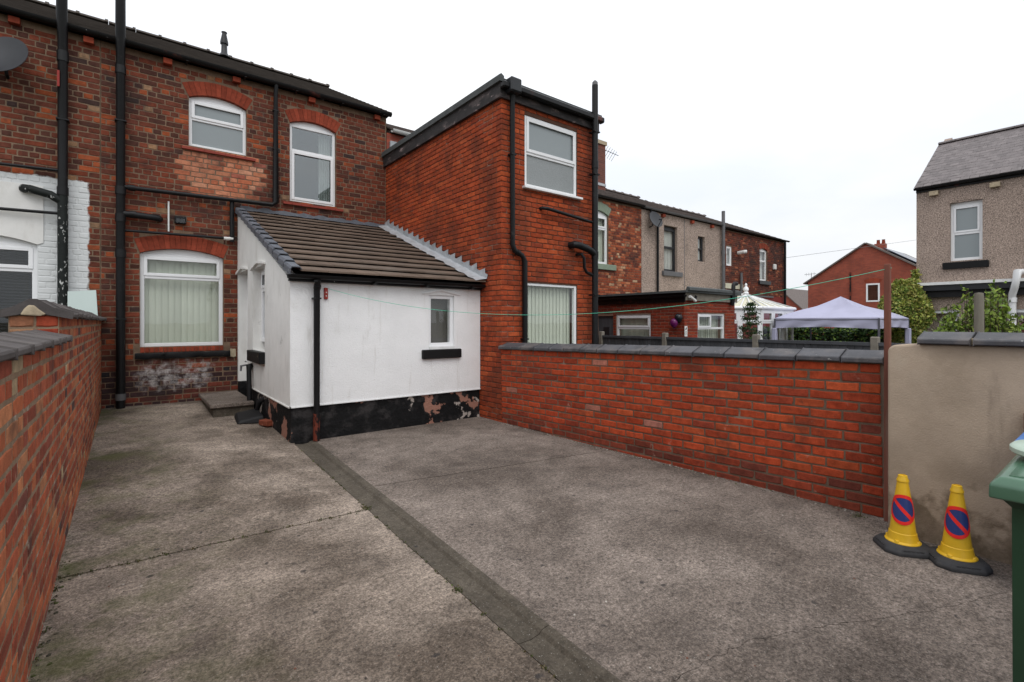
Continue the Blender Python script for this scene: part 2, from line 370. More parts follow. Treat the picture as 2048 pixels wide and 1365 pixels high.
def concrete(name, lo, hi, algae=True, k=1.0):
    m, nt, b = nodes(name)
    p = pos(nt)
    s = N(nt, 'ShaderNodeSeparateXYZ'); nt.links.new(p, s.inputs[0])
    big = noise_tex(nt, p, 0.9, 7, 0.62, 0.4)
    c = mixc(nt, maprange(nt, big, 0.38, 0.63, 0, 1), lo, hi)
    mid = noise_tex(nt, p, 5.5, 6, 0.65)
    c = mixc(nt, 1.0, c, N_rgb(nt, maprange(nt, mid, 0.28, 0.72, 0.68, 1.30)), 'MULTIPLY')
    fine = noise_tex(nt, p, 95, 4, 0.75)
    c = mixc(nt, 1.0, c, N_rgb(nt, maprange(nt, fine, 0.30, 0.70, 1 - 0.70 * k, 1 + 0.75 * k)), 'MULTIPLY')
    f2 = noise_tex(nt, p, 38, 4, 0.7)
    c = mixc(nt, 1.0, c, N_rgb(nt, maprange(nt, f2, 0.32, 0.68, 1 - 0.50 * k, 1 + 0.56 * k)), 'MULTIPLY')
    v = N(nt, 'ShaderNodeTexVoronoi'); v.inputs['Scale'].default_value = 150; nt.links.new(p, v.inputs['Vector'])
    wpick = maprange(nt, noise_tex(nt, p, 60, 2), 0.55, 0.68, 0, 1)
    grit = math_(nt, 'MULTIPLY', maprange(nt, v.outputs['Distance'], 0.22, 0.32, 1, 0), wpick)
    c = mixc(nt, math_(nt, 'MULTIPLY', grit, 0.75), c, (0.46, 0.43, 0.39))
    # dark lichen / gum spots
    v2 = N(nt, 'ShaderNodeTexVoronoi'); v2.inputs['Scale'].default_value = 7.0; v2.inputs['Randomness'].default_value = 1
    wob = N(nt, 'ShaderNodeVectorMath', operation='ADD')
    nn = N(nt, 'ShaderNodeTexNoise'); nn.inputs['Scale'].default_value = 22; nt.links.new(p, nn.inputs['Vector'])
    sc_ = N(nt, 'ShaderNodeVectorMath', operation='SCALE'); sc_.inputs['Scale'].default_value = 0.05
    nt.links.new(nn.outputs['Color'], sc_.inputs[0]); nt.links.new(p, wob.inputs[0]); nt.links.new(sc_.outputs[0], wob.inputs[1])
    nt.links.new(wob.outputs[0], v2.inputs['Vector'])
    pick = maprange(nt, noise_tex(nt, p, 2.6, 3), 0.46, 0.56, 0, 1)
    spot = math_(nt, 'MULTIPLY', maprange(nt, v2.outputs['Distance'], 0.075, 0.13, 0.85, 0), pick)
    c = mixc(nt, spot, c, (0.035, 0.032, 0.032))
    # dark weathering patches with a shape of their own
    st = maprange(nt, noise_tex(nt, p, 1.1, 7, 0.72), 0.53, 0.72, 0, 0.36, True)
    c = mixc(nt, st, c, (0.055, 0.047, 0.042))
    if algae:
        a = math_(nt, 'MULTIPLY', maprange(nt, s.outputs['X'], -0.3, 0.8, 1, 0), maprange(nt, noise_tex(nt, p, 2.4, 6, .7), 0.47, 0.66, 0, 0.8))
        c = mixc(nt, a, c, (0.085, 0.092, 0.032))
    nt.links.new(c, b.inputs['Base Color'])
    b.inputs['Roughness'].default_value = 0.92
    b.inputs['Specular IOR Level'].default_value = 0.2
    n1 = bumpn(nt, fine, 0.85, 0.006)
    n2 = bumpn(nt, mid, 0.35, 0.02, n1)
    nt.links.new(n2, b.inputs['Normal'])
    MATS[name] = m
concrete('concrete_path', (0.112, 0.088, 0.069), (0.305, 0.250, 0.205))
concrete('concrete_yard', (0.112, 0.090, 0.075), (0.215, 0.178, 0.152), algae=False)
concrete('concrete_channel', (0.078, 0.065, 0.050), (0.100, 0.085, 0.066), algae=False, k=0.45)
# ------------------------------------------------------------------ geometry helpers
WL = {}                                   # world origin of every object (unrotated things)
class Frame:
    """a = left-to-right along the wall seen from outside, c = into the wall, b = up"""
    def __init__(s, o=(0, 0, 0), u=(1, 0, 0), w=(0, 0, 1)):
        s.o = Vector(o); s.u = Vector(u).normalized(); s.w = Vector(w).normalized()
        s.i = s.w.cross(s.u).normalized(); s.w = s.u.cross(s.i).normalized()
    def p(s, a, c, b):
        return s.o + s.u * a + s.i * c + s.w * b
    def m3(s):
        return Matrix((s.u, s.i, s.w)).transposed()
ID = Frame()
class MB:
    def __init__(s, fr=ID):
        s.fr = fr; s.v = []; s.f = []; s.c = []
    def add(s, vs, fs, colr=None):
        o = len(s.v)
        s.v += [s.fr.p(*q) for q in vs]
        for f in fs:
            s.f.append([o + k for k in f]); s.c.append(colr)
        return s
    def box(s, a0, a1, c0, c1, b0, b1, colr=None):
        return s.add([(a0, c0, b0), (a1, c0, b0), (a1, c1, b0), (a0, c1, b0), (a0, c0, b1), (a1, c0, b1), (a1, c1, b1), (a0, c1, b1)],
                     [(0, 1, 5, 4), (1, 2, 6, 5), (2, 3, 7, 6), (3, 0, 4, 7), (4, 5, 6, 7), (3, 2, 1, 0)], colr)
    def ring(s, a0, a1, b0, b1, w, c0, c1, wt=None, wb=None):
        wt = wt or w; wb = wb or w
        s.box(a0, a0 + w, c0, c1, b0, b1); s.box(a1 - w, a1, c0, c1, b0, b1)
        s.box(a0 + w, a1 - w, c0, c1, b0, b0 + wb); s.box(a0 + w, a1 - w, c0, c1, b1 - wt, b1)
        return s
    def prism(s, poly, c0, c1, colr=None):
        """poly of (a,b) extruded through c"""
        n = len(poly)
        return s.add([(a, c0, b) for a, b in poly] + [(a, c1, b) for a, b in poly],
                     [tuple(range(n)), tuple(range(2 * n - 1, n - 1, -1))] + [(k, n + k, n + (k + 1) % n, (k + 1) % n) for k in range(n)], colr)
    def extrude(s, prof, p0, p1, up=(0, 0, 1), cap=True):
        """closed profile [(side, up)] swept from p0 to p1 (frame coordinates)"""
        p0 = Vector(p0); p1 = Vector(p1); d = (p1 - p0).normalized(); sd = d.cross(Vector(up)).normalized(); u2 = sd.cross(d)
        n = len(prof)
        vs = [tuple(q + sd * x + u2 * y) for q in (p0, p1) for x, y in prof]
        fs = [(k, (k + 1) % n, n + (k + 1) % n, n + k) for k in range(n)]
        if cap: fs += [tuple(range(n - 1, -1, -1)), tuple(range(n, 2 * n))]
        return s.add(vs, fs)
    def tube(s, pts, r, seg=12, cap=True):
        pts = [Vector(q) for q in pts]; rs = r if isinstance(r, (list, tuple)) else [r] * len(pts)
        vs = []; ref = None
        for k, q in enumerate(pts):
            d = (pts[min(k + 1, len(pts) - 1)] - pts[max(k - 1, 0)]).normalized()
            if ref is None:
                ref = Vector((0, 0, 1)) if abs(d.z) < 0.9 else Vector((1, 0, 0))
            x = d.cross(ref).normalized(); y = x.cross(d).normalized(); ref = y
            k2 = 1.0
            if 0 < k < len(pts) - 1:
                e = (pts[k] - pts[k - 1]).normalized(); k2 = 1.0 / max(0.6, abs(e.dot(d)))
            for j in range(seg):
                t = 2 * math.pi * j / seg
                vs.append(tuple(q + (x * math.cos(t) + y * math.sin(t)) * rs[k] * k2))
        fs = []
        for k in range(len(pts) - 1):
            for j in range(seg):
                fs.append((k * seg + j, k * seg + (j + 1) % seg, (k + 1) * seg + (j + 1) % seg, (k + 1) * seg + j))
        if cap: fs += [tuple(range(seg - 1, -1, -1)), tuple(range((len(pts) - 1) * seg, len(pts) * seg))]
        return s.add(vs, fs)
    def lathe(s, prof, o=(0, 0, 0), seg=32):
        """prof [(r, z)] round the vertical through o"""
        vs = []; fs = []
        for r, z in prof:
            for j in range(seg):
                t = 2 * math.pi * j / seg
                vs.append((o[0] + r * math.cos(t), o[1] + r * math.sin(t), o[2] + z))
        for k in range(len(prof) - 1):
            for j in range(seg):
                fs.append((k * seg + j, k * seg + (j + 1) % seg, (k + 1) * seg + (j + 1) % seg, (k + 1) * seg + j))
        if prof[0][0] > 1e-4: fs.append(tuple(range(seg - 1, -1, -1)))
        if prof[-1][0] > 1e-4: fs.append(tuple(range((len(prof) - 1) * seg, len(prof) * seg)))
        return s.add(vs, fs)
    def build(s, name, mat, parent=None, bevel=0.0, smooth=None, seg=1, origin=None):
        c = Vector(origin) if origin is not None else None
        if c is None:
            lo = Vector([min(v[k] for v in s.v) for k in range(3)]); hi = Vector([max(v[k] for v in s.v) for k in range(3)])
            c = (lo + hi) / 2
            if parent is None: c.z = lo.z
        me = bpy.data.meshes.new(name)
        me.from_pydata([tuple(v - c) for v in s.v], [], s.f)
        bm = bmesh.new(); bm.from_mesh(me)
        if bevel:
            bmesh.ops.remove_doubles(bm, verts=bm.verts, dist=1e-5) if False else None
            es = [e for e in bm.edges if len(e.link_faces) == 2 and e.calc_face_angle(0) > 0.5]
            bmesh.ops.bevel(bm, geom=es, offset=bevel, segments=seg, affect='EDGES', clamp_overlap=True, profile=0.6)
        bmesh.ops.recalc_face_normals(bm, faces=bm.faces)
        bm.to_mesh(me); bm.free()
        if any(k is not None for k in s.c) and not bevel:
            at = me.color_attributes.new('Col', 'FLOAT_COLOR', 'CORNER')
            for pl in me.polygons:
                k = s.c[pl.index] or (1, 1, 1)
                for li in pl.loop_indices: at.data[li].color = (*k[:3], 1)
        if smooth is not None:
            for pl in me.polygons: pl.use_smooth = True
            try: me.set_sharp_from_angle(angle=R(smooth))
            except Exception: pass
        me.materials.append(MATS[mat])
        o = bpy.data.objects.new(name, me)
        col.objects.link(o)
        put(o, c, parent)
        return o
def put(o, world, parent):
    WL[o.name] = Vector(world)
    if parent is not None:
        o.parent = parent
        o.location = Vector(world) - WL[parent.name]
    else:
        o.location = world
def thing(name, label, cat, loc, group=None):
    o = bpy.data.objects.new(name, None); col.objects.link(o)
    o.empty_display_size = 0.2
    put(o, loc, None)
    return tag(o, label, cat, group)
def tag(o, label=None, cat=None, group=None, kind=None):
    if label: o['label'] = label
    if cat: o['category'] = cat
    if group: o['group'] = group
    if kind: o['kind'] = kind
    return o
def link_mesh(name, me, parent, mat4, colr=None):
    """an object that shares mesh data, placed by a world matrix"""
    o = bpy.data.objects.new(name, me); col.objects.link(o)
    w = mat4.to_translation(); WL[o.name] = w
    o.parent = parent
    m = mat4.copy(); m.translation = w - (WL[parent.name] if parent else Vector())
    o.matrix_local = m
    if colr: o.color = (*colr[:3], 1)
    return o

# ------------------------------------------------------------------ brickwork
def pick(pal, rr, jit=0.16):
    t = rr.random() * sum(w for w, _ in pal)
    for w, c in pal:
        t -= w
        if t <= 0: break
    k = 1 + rr.uniform(-jit, jit); h = rr.uniform(-0.06, 0.06)
    return (c[0] * k * (1 + h), c[1] * k, c[2] * k * (1 - h))
BRICK_ME = {}
def brick_verts(L, H, rr, depth, ch=0.0045, jit=0.0019):
    """worn brick: eight-point outline set back, eight-point face, four back corners"""
    x, z = L / 2, H / 2
    j = lambda k=1.0: rr.uniform(-jit, jit) * k
    o8 = [(-x, -z), (0, -z), (x, -z), (x, 0), (x, z), (0, z), (-x, z), (-x, 0)]
    chip = rr.randrange(8) if rr.random() < 0.30 else -1
    out = []; inn = []
    for k, (a, b) in enumerate(o8):
        q = 0.82 if k == chip else 1.0
        cx, cz = (0.985 if k % 2 == 0 else 1.0), (0.955 if k % 2 == 0 else 1.0)
        px, pz = a * cx * (1 - (1 - q) * 0.35) + j(), b * cz * q + j()
        out.append((px, ch * rr.uniform(0.7, 1.5), pz))
        m = ch * rr.uniform(0.8, 1.8)
        inn.append((px - (m * 1.3 if a > 0 else -m * 1.3 if a < 0 else 0), j(0.5), pz - (m if b > 0 else -m if b < 0 else 0)))
    bk = [(-x, depth, -z), (x, depth, -z), (x, depth, z), (-x, depth, z)]
    fs = [tuple(range(8, 16))] + [(k, (k + 1) % 8, 8 + (k + 1) % 8, 8 + k) for k in range(8)]
    fs += [(16, 17, 2, 1, 0), (17, 18, 4, 3, 2), (18, 19, 6, 5, 4), (19, 16, 0, 7, 6)]
    return out + inn + bk, fs
def brick_mesh(L, H, depth, mat, var):
    key = (round(L / 0.004), round(H / 0.002), mat, var)
    if key not in BRICK_ME:
        v, f = brick_verts(key[0] * 0.004, key[1] * 0.002, random.Random(hash(key) & 0xffff), depth)
        me = bpy.data.meshes.new('brick'); me.from_pydata(v, [], f); me.materials.append(MATS[mat])
        BRICK_ME[key] = me
    return BRICK_ME[key]
def arch_half(ar, z):
    """half width of the arch ring's outline at height z, or None"""
    ac, w, zs, rise, T = ar
    Rr = (w * w + rise * rise) / (2 * rise); zc = zs + rise - Rr; al = math.asin(min(1, w / Rr))
    if z < zs - 0.001 or z > zc + Rr + T: return None
    return max(min(math.sqrt(max(0, (Rr + T) ** 2 - (z - zc) ** 2)), (z - zc) * math.tan(al)), 0.0)
def brickwork(parent, fr, u0, u1, z0, z1, mat, pal, course=0.075, blen=0.225, gap=0.010, bond='stretcher', opens=(), arches=(), nmax=300,
              hidden=None, palf=None, depth=0.05, seed=1, top=None, jut=0.003, tilt=0.006):
    """opens: (a0,a1,b0,b1); arches: (centre, half width, springing z, rise, ring). Nearest/largest nmax bricks become objects, the rest one part"""
    rr = random.Random(seed); lst = []
    n = int((z1 - z0) / course + 1e-6)
    for r in range(n):
        b0 = z0 + r * course + gap / 2; b1 = z0 + (r + 1) * course - gap / 2; bm_ = (b0 + b1) / 2
        head = (bond == 'garden' and r % 4 == 3) or (bond == 'english' and r % 2 == 1)
        step = blen / 2 if head else blen
        off = (0.25 * blen if head else (0.5 * blen if r % 2 else 0.0)) + rr.uniform(-0.008, 0.008)
        cuts = []
        for (a0, a1, q0, q1) in opens:
            if b1 > q0 + 0.004 and b0 < q1 - 0.004: cuts.append((a0, a1))
        for ar in arches:
            hs = [arch_half(ar, b0 + (b1 - b0) * t) for t in (0, .5, 1)]
            hs = [h for h in hs if h is not None]
            if hs: cuts.append((ar[0] - max(hs) - 0.006, ar[0] + max(hs) + 0.006))
        spans = [(u0, u1)]
        for c0, c1 in cuts:
            ns = []
            for s0, s1 in spans:
                if c1 <= s0 or c0 >= s1: ns.append((s0, s1)); continue
                if c0 - s0 > 0.03: ns.append((s0, c0))
                if s1 - c1 > 0.03: ns.append((c1, s1))
            spans = ns
        for s0, s1 in spans:
            k = math.floor((s0 - u0 - off) / step)
            e = s0
            while e < s1 - 0.005:
                nx = u0 + off + (k + 1) * step; k += 1
                if nx <= e + 0.005: continue
                if nx - e < 0.04 and nx < s1: nx += step; k += 1
                nx = min(nx, s1)
                if s1 - nx < 0.04: nx = s1
                if not head and nx - e > 0.7 * blen and bond in ('garden', 'mixed') and rr.random() < (0.12 if bond == 'garden' else 0.42):
                    segs = [(e, (e + nx) / 2), ((e + nx) / 2, nx)]
                else: segs = [(e, nx)]
                e = nx
                for q0, q1 in segs:
                    t1 = b1
                    if top is not None:
                        t1 = min(b1, top((q0 + q1) / 2))
                        if t1 < b0 + 0.02: continue
                    p = palf((q0 + q1) / 2, bm_) if palf else None
                    lst.append((q0 + gap / 2, q1 - gap / 2, b0, t1, pick(p or pal, rr), rr.uniform(-jut, jut * 0.6)))
    sc = []
    for i, (q0, q1, b0, b1, c, j) in enumerate(lst):
        w = fr.p((q0 + q1) / 2, 0, (b0 + b1) / 2); pr = project(w)
        if pr is None or not (-10 < pr[0] < 2058 and -10 < pr[1] < 1375) or (hidden and hidden(w)): continue
        e0 = project(fr.p(q0, 0, b0)); e1 = project(fr.p(q1, 0, b1))
        if e0 and e1: sc.append((abs(e0[0] - e1[0]) * (b1 - b0) / pr[2], i))
    sc.sort(reverse=True)
    ind = set(i for _, i in sc[:nmax])
    mb = MB(fr); m3 = fr.m3(); cnt = 0
    for i, (q0, q1, b0, b1, c, j) in enumerate(lst):
        L, H = q1 - q0, b1 - b0
        if i in ind:
            me = brick_mesh(L, H, depth, mat + '_obj', rr.randrange(4))
            rot = m3 @ Matrix.Rotation(rr.uniform(-tilt, tilt), 3, 'Y') @ Matrix.Rotation(rr.uniform(-tilt, tilt), 3, 'Z')
            mt = rot.to_4x4(); mt.translation = fr.p((q0 + q1) / 2, j, (b0 + b1) / 2)
            link_mesh('brick', me, parent, mt, c)
        else:
            v, f = brick_verts(L, H, rr, depth)
            mb.add([((q0 + q1) / 2 + x, y + j, (b0 + b1) / 2 + z) for x, y, z in v], f, c)
    if mb.v:
        o = mb.build('brickwork', mat + '_attr', parent); o['kind'] = 'stuff'
    return len(lst)
def wall_core(name, fr, u0, u1, z0, z1, opens, thick, mat, parent, front=0.008):
    xs = sorted(set([u0, u1] + [q for o in opens for q in o[:2] if u0 < q < u1]))
    zs = sorted(set([z0, z1] + [q for o in opens for q in o[2:] if z0 < q < z1]))
    fill = lambda i, j: 0 <= i < len(xs) - 1 and 0 <= j < len(zs) - 1 and not any(
        o[0] - 1e-6 <= xs[i] and xs[i + 1] <= o[1] + 1e-6 and o[2] - 1e-6 <= zs[j] and zs[j + 1] <= o[3] + 1e-6 for o in opens)
    mb = MB(fr); c0, c1 = front, thick
    for i in range(len(xs) - 1):
        for j in range(len(zs) - 1):
            if not fill(i, j): continue
            a0, a1, b0, b1 = xs[i], xs[i + 1], zs[j], zs[j + 1]
            mb.add([(a0, c0, b0), (a1, c0, b0), (a1, c0, b1), (a0, c0, b1)], [(0, 1, 2, 3)])
            mb.add([(a0, c1, b0), (a1, c1, b0), (a1, c1, b1), (a0, c1, b1)], [(3, 2, 1, 0)])
            for di, dj, q in ((-1, 0, [(a0, b1), (a0, b0)]), (1, 0, [(a1, b0), (a1, b1)]), (0, -1, [(a0, b0), (a1, b0)]), (0, 1, [(a1, b1), (a0, b1)])):
                if not fill(i + di, j + dj):
                    (x0, y0), (x1, y1) = q
                    mb.add([(x0, c0, y0), (x0, c1, y0), (x1, c1, y1), (x1, c0, y1)], [(0, 1, 2, 3)])
    return mb.build(name, mat, parent)
def arch(parent, fr, ar, n, mat, proud=0.004, depth=0.11, name='arch_brick'):
    ac, w, zs, rise, T = ar
    Rr = (w * w + rise * rise) / (2 * rise); zc = zs + rise - Rr; al = math.asin(w / Rr)
    for k in range(n):
        t0 = -al + 2 * al * k / n + 0.0018 / Rr; t1 = -al + 2 * al * (k + 1) / n - 0.0018 / Rr
        pts = [(ac + math.sin(t) * q, zc + math.cos(t) * q) for t, q in ((t0, Rr), (t1, Rr), (t1, Rr + T), (t0, Rr + T))]
        j = rnd.uniform(-0.002, 0.002)
        MB(fr).prism(pts, -proud + j, depth).build(name, mat, parent)
    # mortar bed behind the ring
    pts = [(ac + math.sin(-al + 2 * al * k / 12) * (Rr + 0.002), zc + math.cos(-al + 2 * al * k / 12) * (Rr + 0.002)) for k in range(13)]
    pts += [(ac + math.sin(al - 2 * al * k / 12) * (Rr + T - .002), zc + math.cos(al - 2 * al * k / 12) * (Rr + T - .002)) for k in range(13)]
    MB(fr).prism(pts, 0.004, depth - 0.01).build('arch_bed', 'house_mortar', parent)

# ------------------------------------------------------------------ windows
def window(parent, fr, a0, a1, b0, b1, trans=None, rise=0.0, inset=0.07, fw=0.055, mat='upvc', glass='glass', top_glass=None, sash=(), vert=None, label=None, arch_mat=None):
    """returns the frame part; lights split by a transom and, in the upper light, by an optional mullion. sash: set of light indexes that open"""
    mb = MB(fr); c0, c1 = inset, inset + 0.065
    mb.ring(a0, a1, b0, b1, fw, c0, c1)
    lights = []
    if trans:
        mb.box(a0 + fw, a1 - fw, c0, c1, trans - fw / 2, trans + fw / 2)
        if vert:
            mb.box(vert - fw / 2, vert + fw / 2, c0, c1, trans + fw / 2, b1 - fw)
            lights = [(a0 + fw, vert - fw / 2, trans + fw / 2, b1 - fw), (vert + fw / 2, a1 - fw, trans + fw / 2, b1 - fw), (a0 + fw, a1 - fw, b0 + fw, trans - fw / 2)]
        else:
            lights = [(a0 + fw, a1 - fw, trans + fw / 2, b1 - fw), (a0 + fw, a1 - fw, b0 + fw, trans - fw / 2)]
    else:
        lights = [(a0 + fw, a1 - fw, b0 + fw, b1 - fw)]
    w = mb.build('window', mat, parent, bevel=0.005)
    if label: w['label'] = label
    for k, (x0, x1, y0, y1) in enumerate(lights):
        if k in sash:
            MB(fr).ring(x0 - 0.012, x1 + 0.012, y0 - 0.012, y1 + 0.012, 0.05, c0 - 0.014, c0 - 0.001).build('sash', mat, w, bevel=0.004)
            x0 += 0.03; x1 -= 0.03; y0 += 0.03; y1 -= 0.03
        g = (top_glass if (top_glass and k == 0) else glass)
        MB(fr).box(x0 - 0.004, x1 + 0.004, c0 + 0.022, c0 + 0.030, y0 - 0.004, y1 + 0.004).build('pane', g, w)
    if rise:
        ac, hw = (a0 + a1) / 2, (a1 - a0) / 2
        Rr = (hw * hw + rise * rise) / (2 * rise); zc = b1 + rise - Rr; al = math.asin(hw / Rr)
        pts = [(ac + math.sin(-al + 2 * al * k / 16) * Rr, zc + math.cos(-al + 2 * al * k / 16) * Rr) for k in range(17)]
        MB(fr).prism([(a0, b1 - 0.003)] + pts[1:-1] + [(a1, b1 - 0.003)], c0 + 0.012, c1 - 0.01).build('arch_panel', mat, w)
    return w
def vertical_blind(w, fr, a0, a1, b0, b1, c=0.20, pitch=0.089, mat='blind', gapk=None):
    n = int((a1 - a0) / pitch)
    me = None
    for k in range(n + 1):
        a = a0 + k * pitch + pitch / 2
        if a > a1: break
        t = R(11) + rnd.uniform(-0.05, 0.05)
        hx, hy = math.cos(t) * pitch * 0.60, math.sin(t) * pitch * 0.60
        pts = []
        mb = MB(fr); L = 5
        for q in range(L + 1):
            s = -1 + 2 * q / L; bow = 0.006 * (1 - s * s)
            pts.append((a + hx * s - bow * math.sin(t), c + hy * s - bow * math.cos(t)))
        vs = [(x, y, b) for b in (b0, b1) for x, y in pts] + [(x, y + 0.002, b) for b in (b0, b1) for x, y in pts]
        m_ = L + 1
        fs = [(q, q + 1, m_ + q + 1, m_ + q) for q in range(L)] + [(2 * m_ + q + 1, 2 * m_ + q, 3 * m_ + q, 3 * m_ + q + 1) for q in range(L)]
        fs += [(0, m_, 3 * m_, 2 * m_), (L, 2 * m_ + L, 3 * m_ + L, m_ + L)]
        mb.add(vs, fs).build('blind_slat', mat, w)
def room(parent, fr, a0, a1, b0, b1, c0, c1, name='room_wall'):
    """plain closed room behind a window"""
    mb = MB(fr)
    mb.add([(a0, c1, b0), (a1, c1, b0), (a1, c1, b1), (a0, c1, b1), (a0, c0, b0), (a1, c0, b0), (a1, c0, b1), (a0, c0, b1)],
           [(0, 1, 2, 3), (4, 0, 3, 7), (1, 5, 6, 2), (4, 5, 1, 0), (3, 2, 6, 7)])
    return mb.build(name, 'room', parent)

# ------------------------------------------------------------------ leaves
def leaf_mesh(name, parent, pts, size, cols, seed, up=0.3, mat='leaf', aspect=0.55):
    rr = random.Random(seed); mb = MB()
    for p in pts:
        d = Vector((rr.gauss(0, 1), rr.gauss(0, 1), rr.gauss(up, 0.8))).normalized()
        s = d.cross(Vector((rr.gauss(0, 1), rr.gauss(0, 1), rr.gauss(0, 1)))).normalized()
        n = d.cross(s); L = size * rr.uniform(0.6, 1.3); W = L * aspect
        c = rr.choice(cols); k = rr.uniform(0.7, 1.3); c = (c[0] * k, c[1] * k, c[2] * k)
        p = Vector(p)
        mb.add([tuple(p), tuple(p + d * L * 0.5 + s * W * 0.5 + n * W * 0.12), tuple(p + d * L), tuple(p + d * L * 0.5 - s * W * 0.5 + n * W * 0.12)], [(0, 1, 2), (0, 2, 3)], c)
    return mb.build(name, mat, parent)
# ================================================================== THE SETTING
XL, XR, YH, YF, YE, XE = -0.32, 4.27, 9.80, 6.25, 5.72, 1.52    # left wall, right wall, house wall, lean-to front, red extension front, lean-to side
GZ = -0.5
g = MB(); g.add([(-900, -900, GZ), (900, -900, GZ), (900, 900, GZ), (-900, 900, GZ)], [(0, 1, 2, 3)])
tag(g.build('ground', 'garden_soil', None), 'bare garden soil and grass beyond the yard walls', None, None, 'structure')

def slab(name, poly, mat, label, zf=lambda x, y: 0.0):
    mb = MB(); n = len(poly)
    mb.add([(x, y, zf(x, y)) for x, y in poly] + [(x, y, GZ - 0.05) for x, y in poly], [tuple(range(n))] + [(k, (k + 1) % n, n + (k + 1) % n, n + k) for k in range(n)])
    return tag(mb.build(name, mat, None, bevel=0.004), label, None, None, 'structure')
xl = lambda y: 1.372 + 0.0393 * (y - 1.443)
xr = lambda y: 1.570 + 0.0485 * (y - 1.288)
def jag(p0, p1, n, amp, seed):
    rr = random.Random(seed); o = []
    for k in range(n + 1):
        t = k / n; a = 0 if k in (0, n) else rr.uniform(-amp, amp)
        d = Vector((p1[0] - p0[0], p1[1] - p0[1])); q = Vector((-d.y, d.x)).normalized()
        o.append((p0[0] + d.x * t + q.x * a, p0[1] + d.y * t + q.y * a))
    return o
g2 = 0.009
jl = jag((XL - 0.05, 3.775), (xl(3.69), 3.692), 26, 0.006, 3)
slab('concrete_path', [(XL - 0.05, -2.5), (xl(-2.5), -2.5)] + [(x, y - g2) for x, y in reversed(jl)], 'concrete_path', 'near slab of the pale concrete path beside the left wall')
slab('concrete_path', [(x, y + g2) for x, y in jl] + [(xl(6.2), 6.2), (XE + 0.06, 6.3), (XE + 0.06, YH + 0.05), (XL - 0.05, YH + 0.05)], 'concrete_path',
     'far slab of the pale concrete path leading to the house wall', lambda x, y: 0.0 if y < 4.2 else 0.13 * (y - 4.2) / 5.6 * (1 if y > 6.4 else 0))
jr = jag((xr(4.18), 4.18), (4.45, 3.70), 30, 0.008, 5)
ck0 = [(xr(1.19), 1.195), (1.72, 1.171), (1.971, 1.143), (2.204, 1.108), (2.385, 1.035), (2.593, 0.943), (2.751, 0.869), (2.923, 0.776), (3.3, 0.61), (3.552, 0.519), (4.5, 0.12)]
ck = []
for i_ in range(len(ck0) - 1):
    ck += jag(ck0[i_], ck0[i_ + 1], 7, 0.011, 20 + i_)[:-1]
ck.append(ck0[-1])
slab('concrete_yard', [(x, y + g2) for x, y in jr] + [(4.45, YF + 0.1), (xr(YF), YF + 0.1)], 'concrete_yard', 'far part of the grey concrete yard in front of the white lean-to')
slab('concrete_yard', [(x, y + 0.003) for x, y in ck] + [(4.5, 0.2), (4.45, 3.70 - g2)] + [(x, y - g2) for x, y in reversed(jr)][1:], 'concrete_yard', 'middle part of the grey concrete yard above the crack')
slab('concrete_yard', [(xr(-2.5), -2.5), (4.5, -2.5)] + [(x, y - 0.003) for x, y in reversed(ck)], 'concrete_yard', 'near part of the grey concrete yard below the crack')
# drainage channel: dished strip in lengths
ch = thing('drain_channel', 'shallow dished concrete drain channel crossing the yard', None, (1.5, 3.0, -0.05)); ch['kind'] = 'structure'
for y0, y1 in ((-2.5, 1.74), (1.745, 4.51), (4.515, 6.24)):
    prof = [(0.004, 0.004), (0.05, -0.010), (0.42, -0.020), (0.66, -0.015), (0.74, 0.000), (0.86, 0.004), (0.99, 0.003)]
    vs = []
    for y in (y0, y1):
        a, b = xl(y), xr(y)
        vs += [(a + (b - a) * t, y, z) for t, z in prof] + [(b - 0.003, y, -0.2), (a + 0.003, y, -0.2)]
    n = len(prof) + 2
    mb = MB(); mb.add(vs, [(k, (k + 1) % n, n + (k + 1) % n, n + k) for k in range(n)] + [tuple(range(n)), tuple(range(2 * n - 1, n - 1, -1))])
    mb.build('channel_length', 'concrete_channel', ch)

# ================================================================== OWN HOUSE (brick terrace)
PAL_HOUSE = [(2.4, (0.080, 0.032, 0.023)), (3.8, (0.13, 0.039, 0.024)), (3.0, (0.18, 0.046, 0.025)), (1.0, (0.28, 0.070, 0.028)), (0.25, (0.055, 0.032, 0.028)), (0.15, (0.28, 0.16, 0.09))]
PAL_PATCH = [(3, (0.46, 0.18, 0.10)), (2, (0.40, 0.13, 0.07)), (1, (0.50, 0.24, 0.15)), (0.4, (0.28, 0.09, 0.06))]
PAL_LOW = [(3, (0.050, 0.026, 0.026)), (2, (0.105, 0.034, 0.026)), (1, (0.16, 0.04, 0.025)), (1.4, (0.03, 0.025, 0.028))]
FH = Frame((0, YH, 0))
A1 = (0.727, 0.578, 2.56, 0.105, 0.225)
A2 = (1.232, 0.43, 5.225, 0.10, 0.225)
A3 = (2.812, 0.427, 5.19, 0.10, 0.225)
ops = [(A1[0] - A1[1], A1[0] + A1[1], 1.05, A1[2] + A1[3]), (A2[0] - A2[1], A2[0] + A2[1], 4.41, A2[2] + A2[3]), (A3[0] - A3[1], A3[0] + A3[1], 3.725, A3[2] + A3[3])]
house = thing('terraced_house', 'dark mottled brick house with white arched windows and a lean-to below', 'house', (2.0, YH + 2, GZ))
hw = wall_core('wall', FH, -0.33, XR + 0.02, GZ, 5.76, ops, 0.24, 'house_mortar', house, front=0.004)
def hid_house(p):
    return (p.x > 1.47 and p.z < 3.36) or p.x > 4.27 or (p.z < 1.5 and p.x < -0.30) or p.z < 0.1
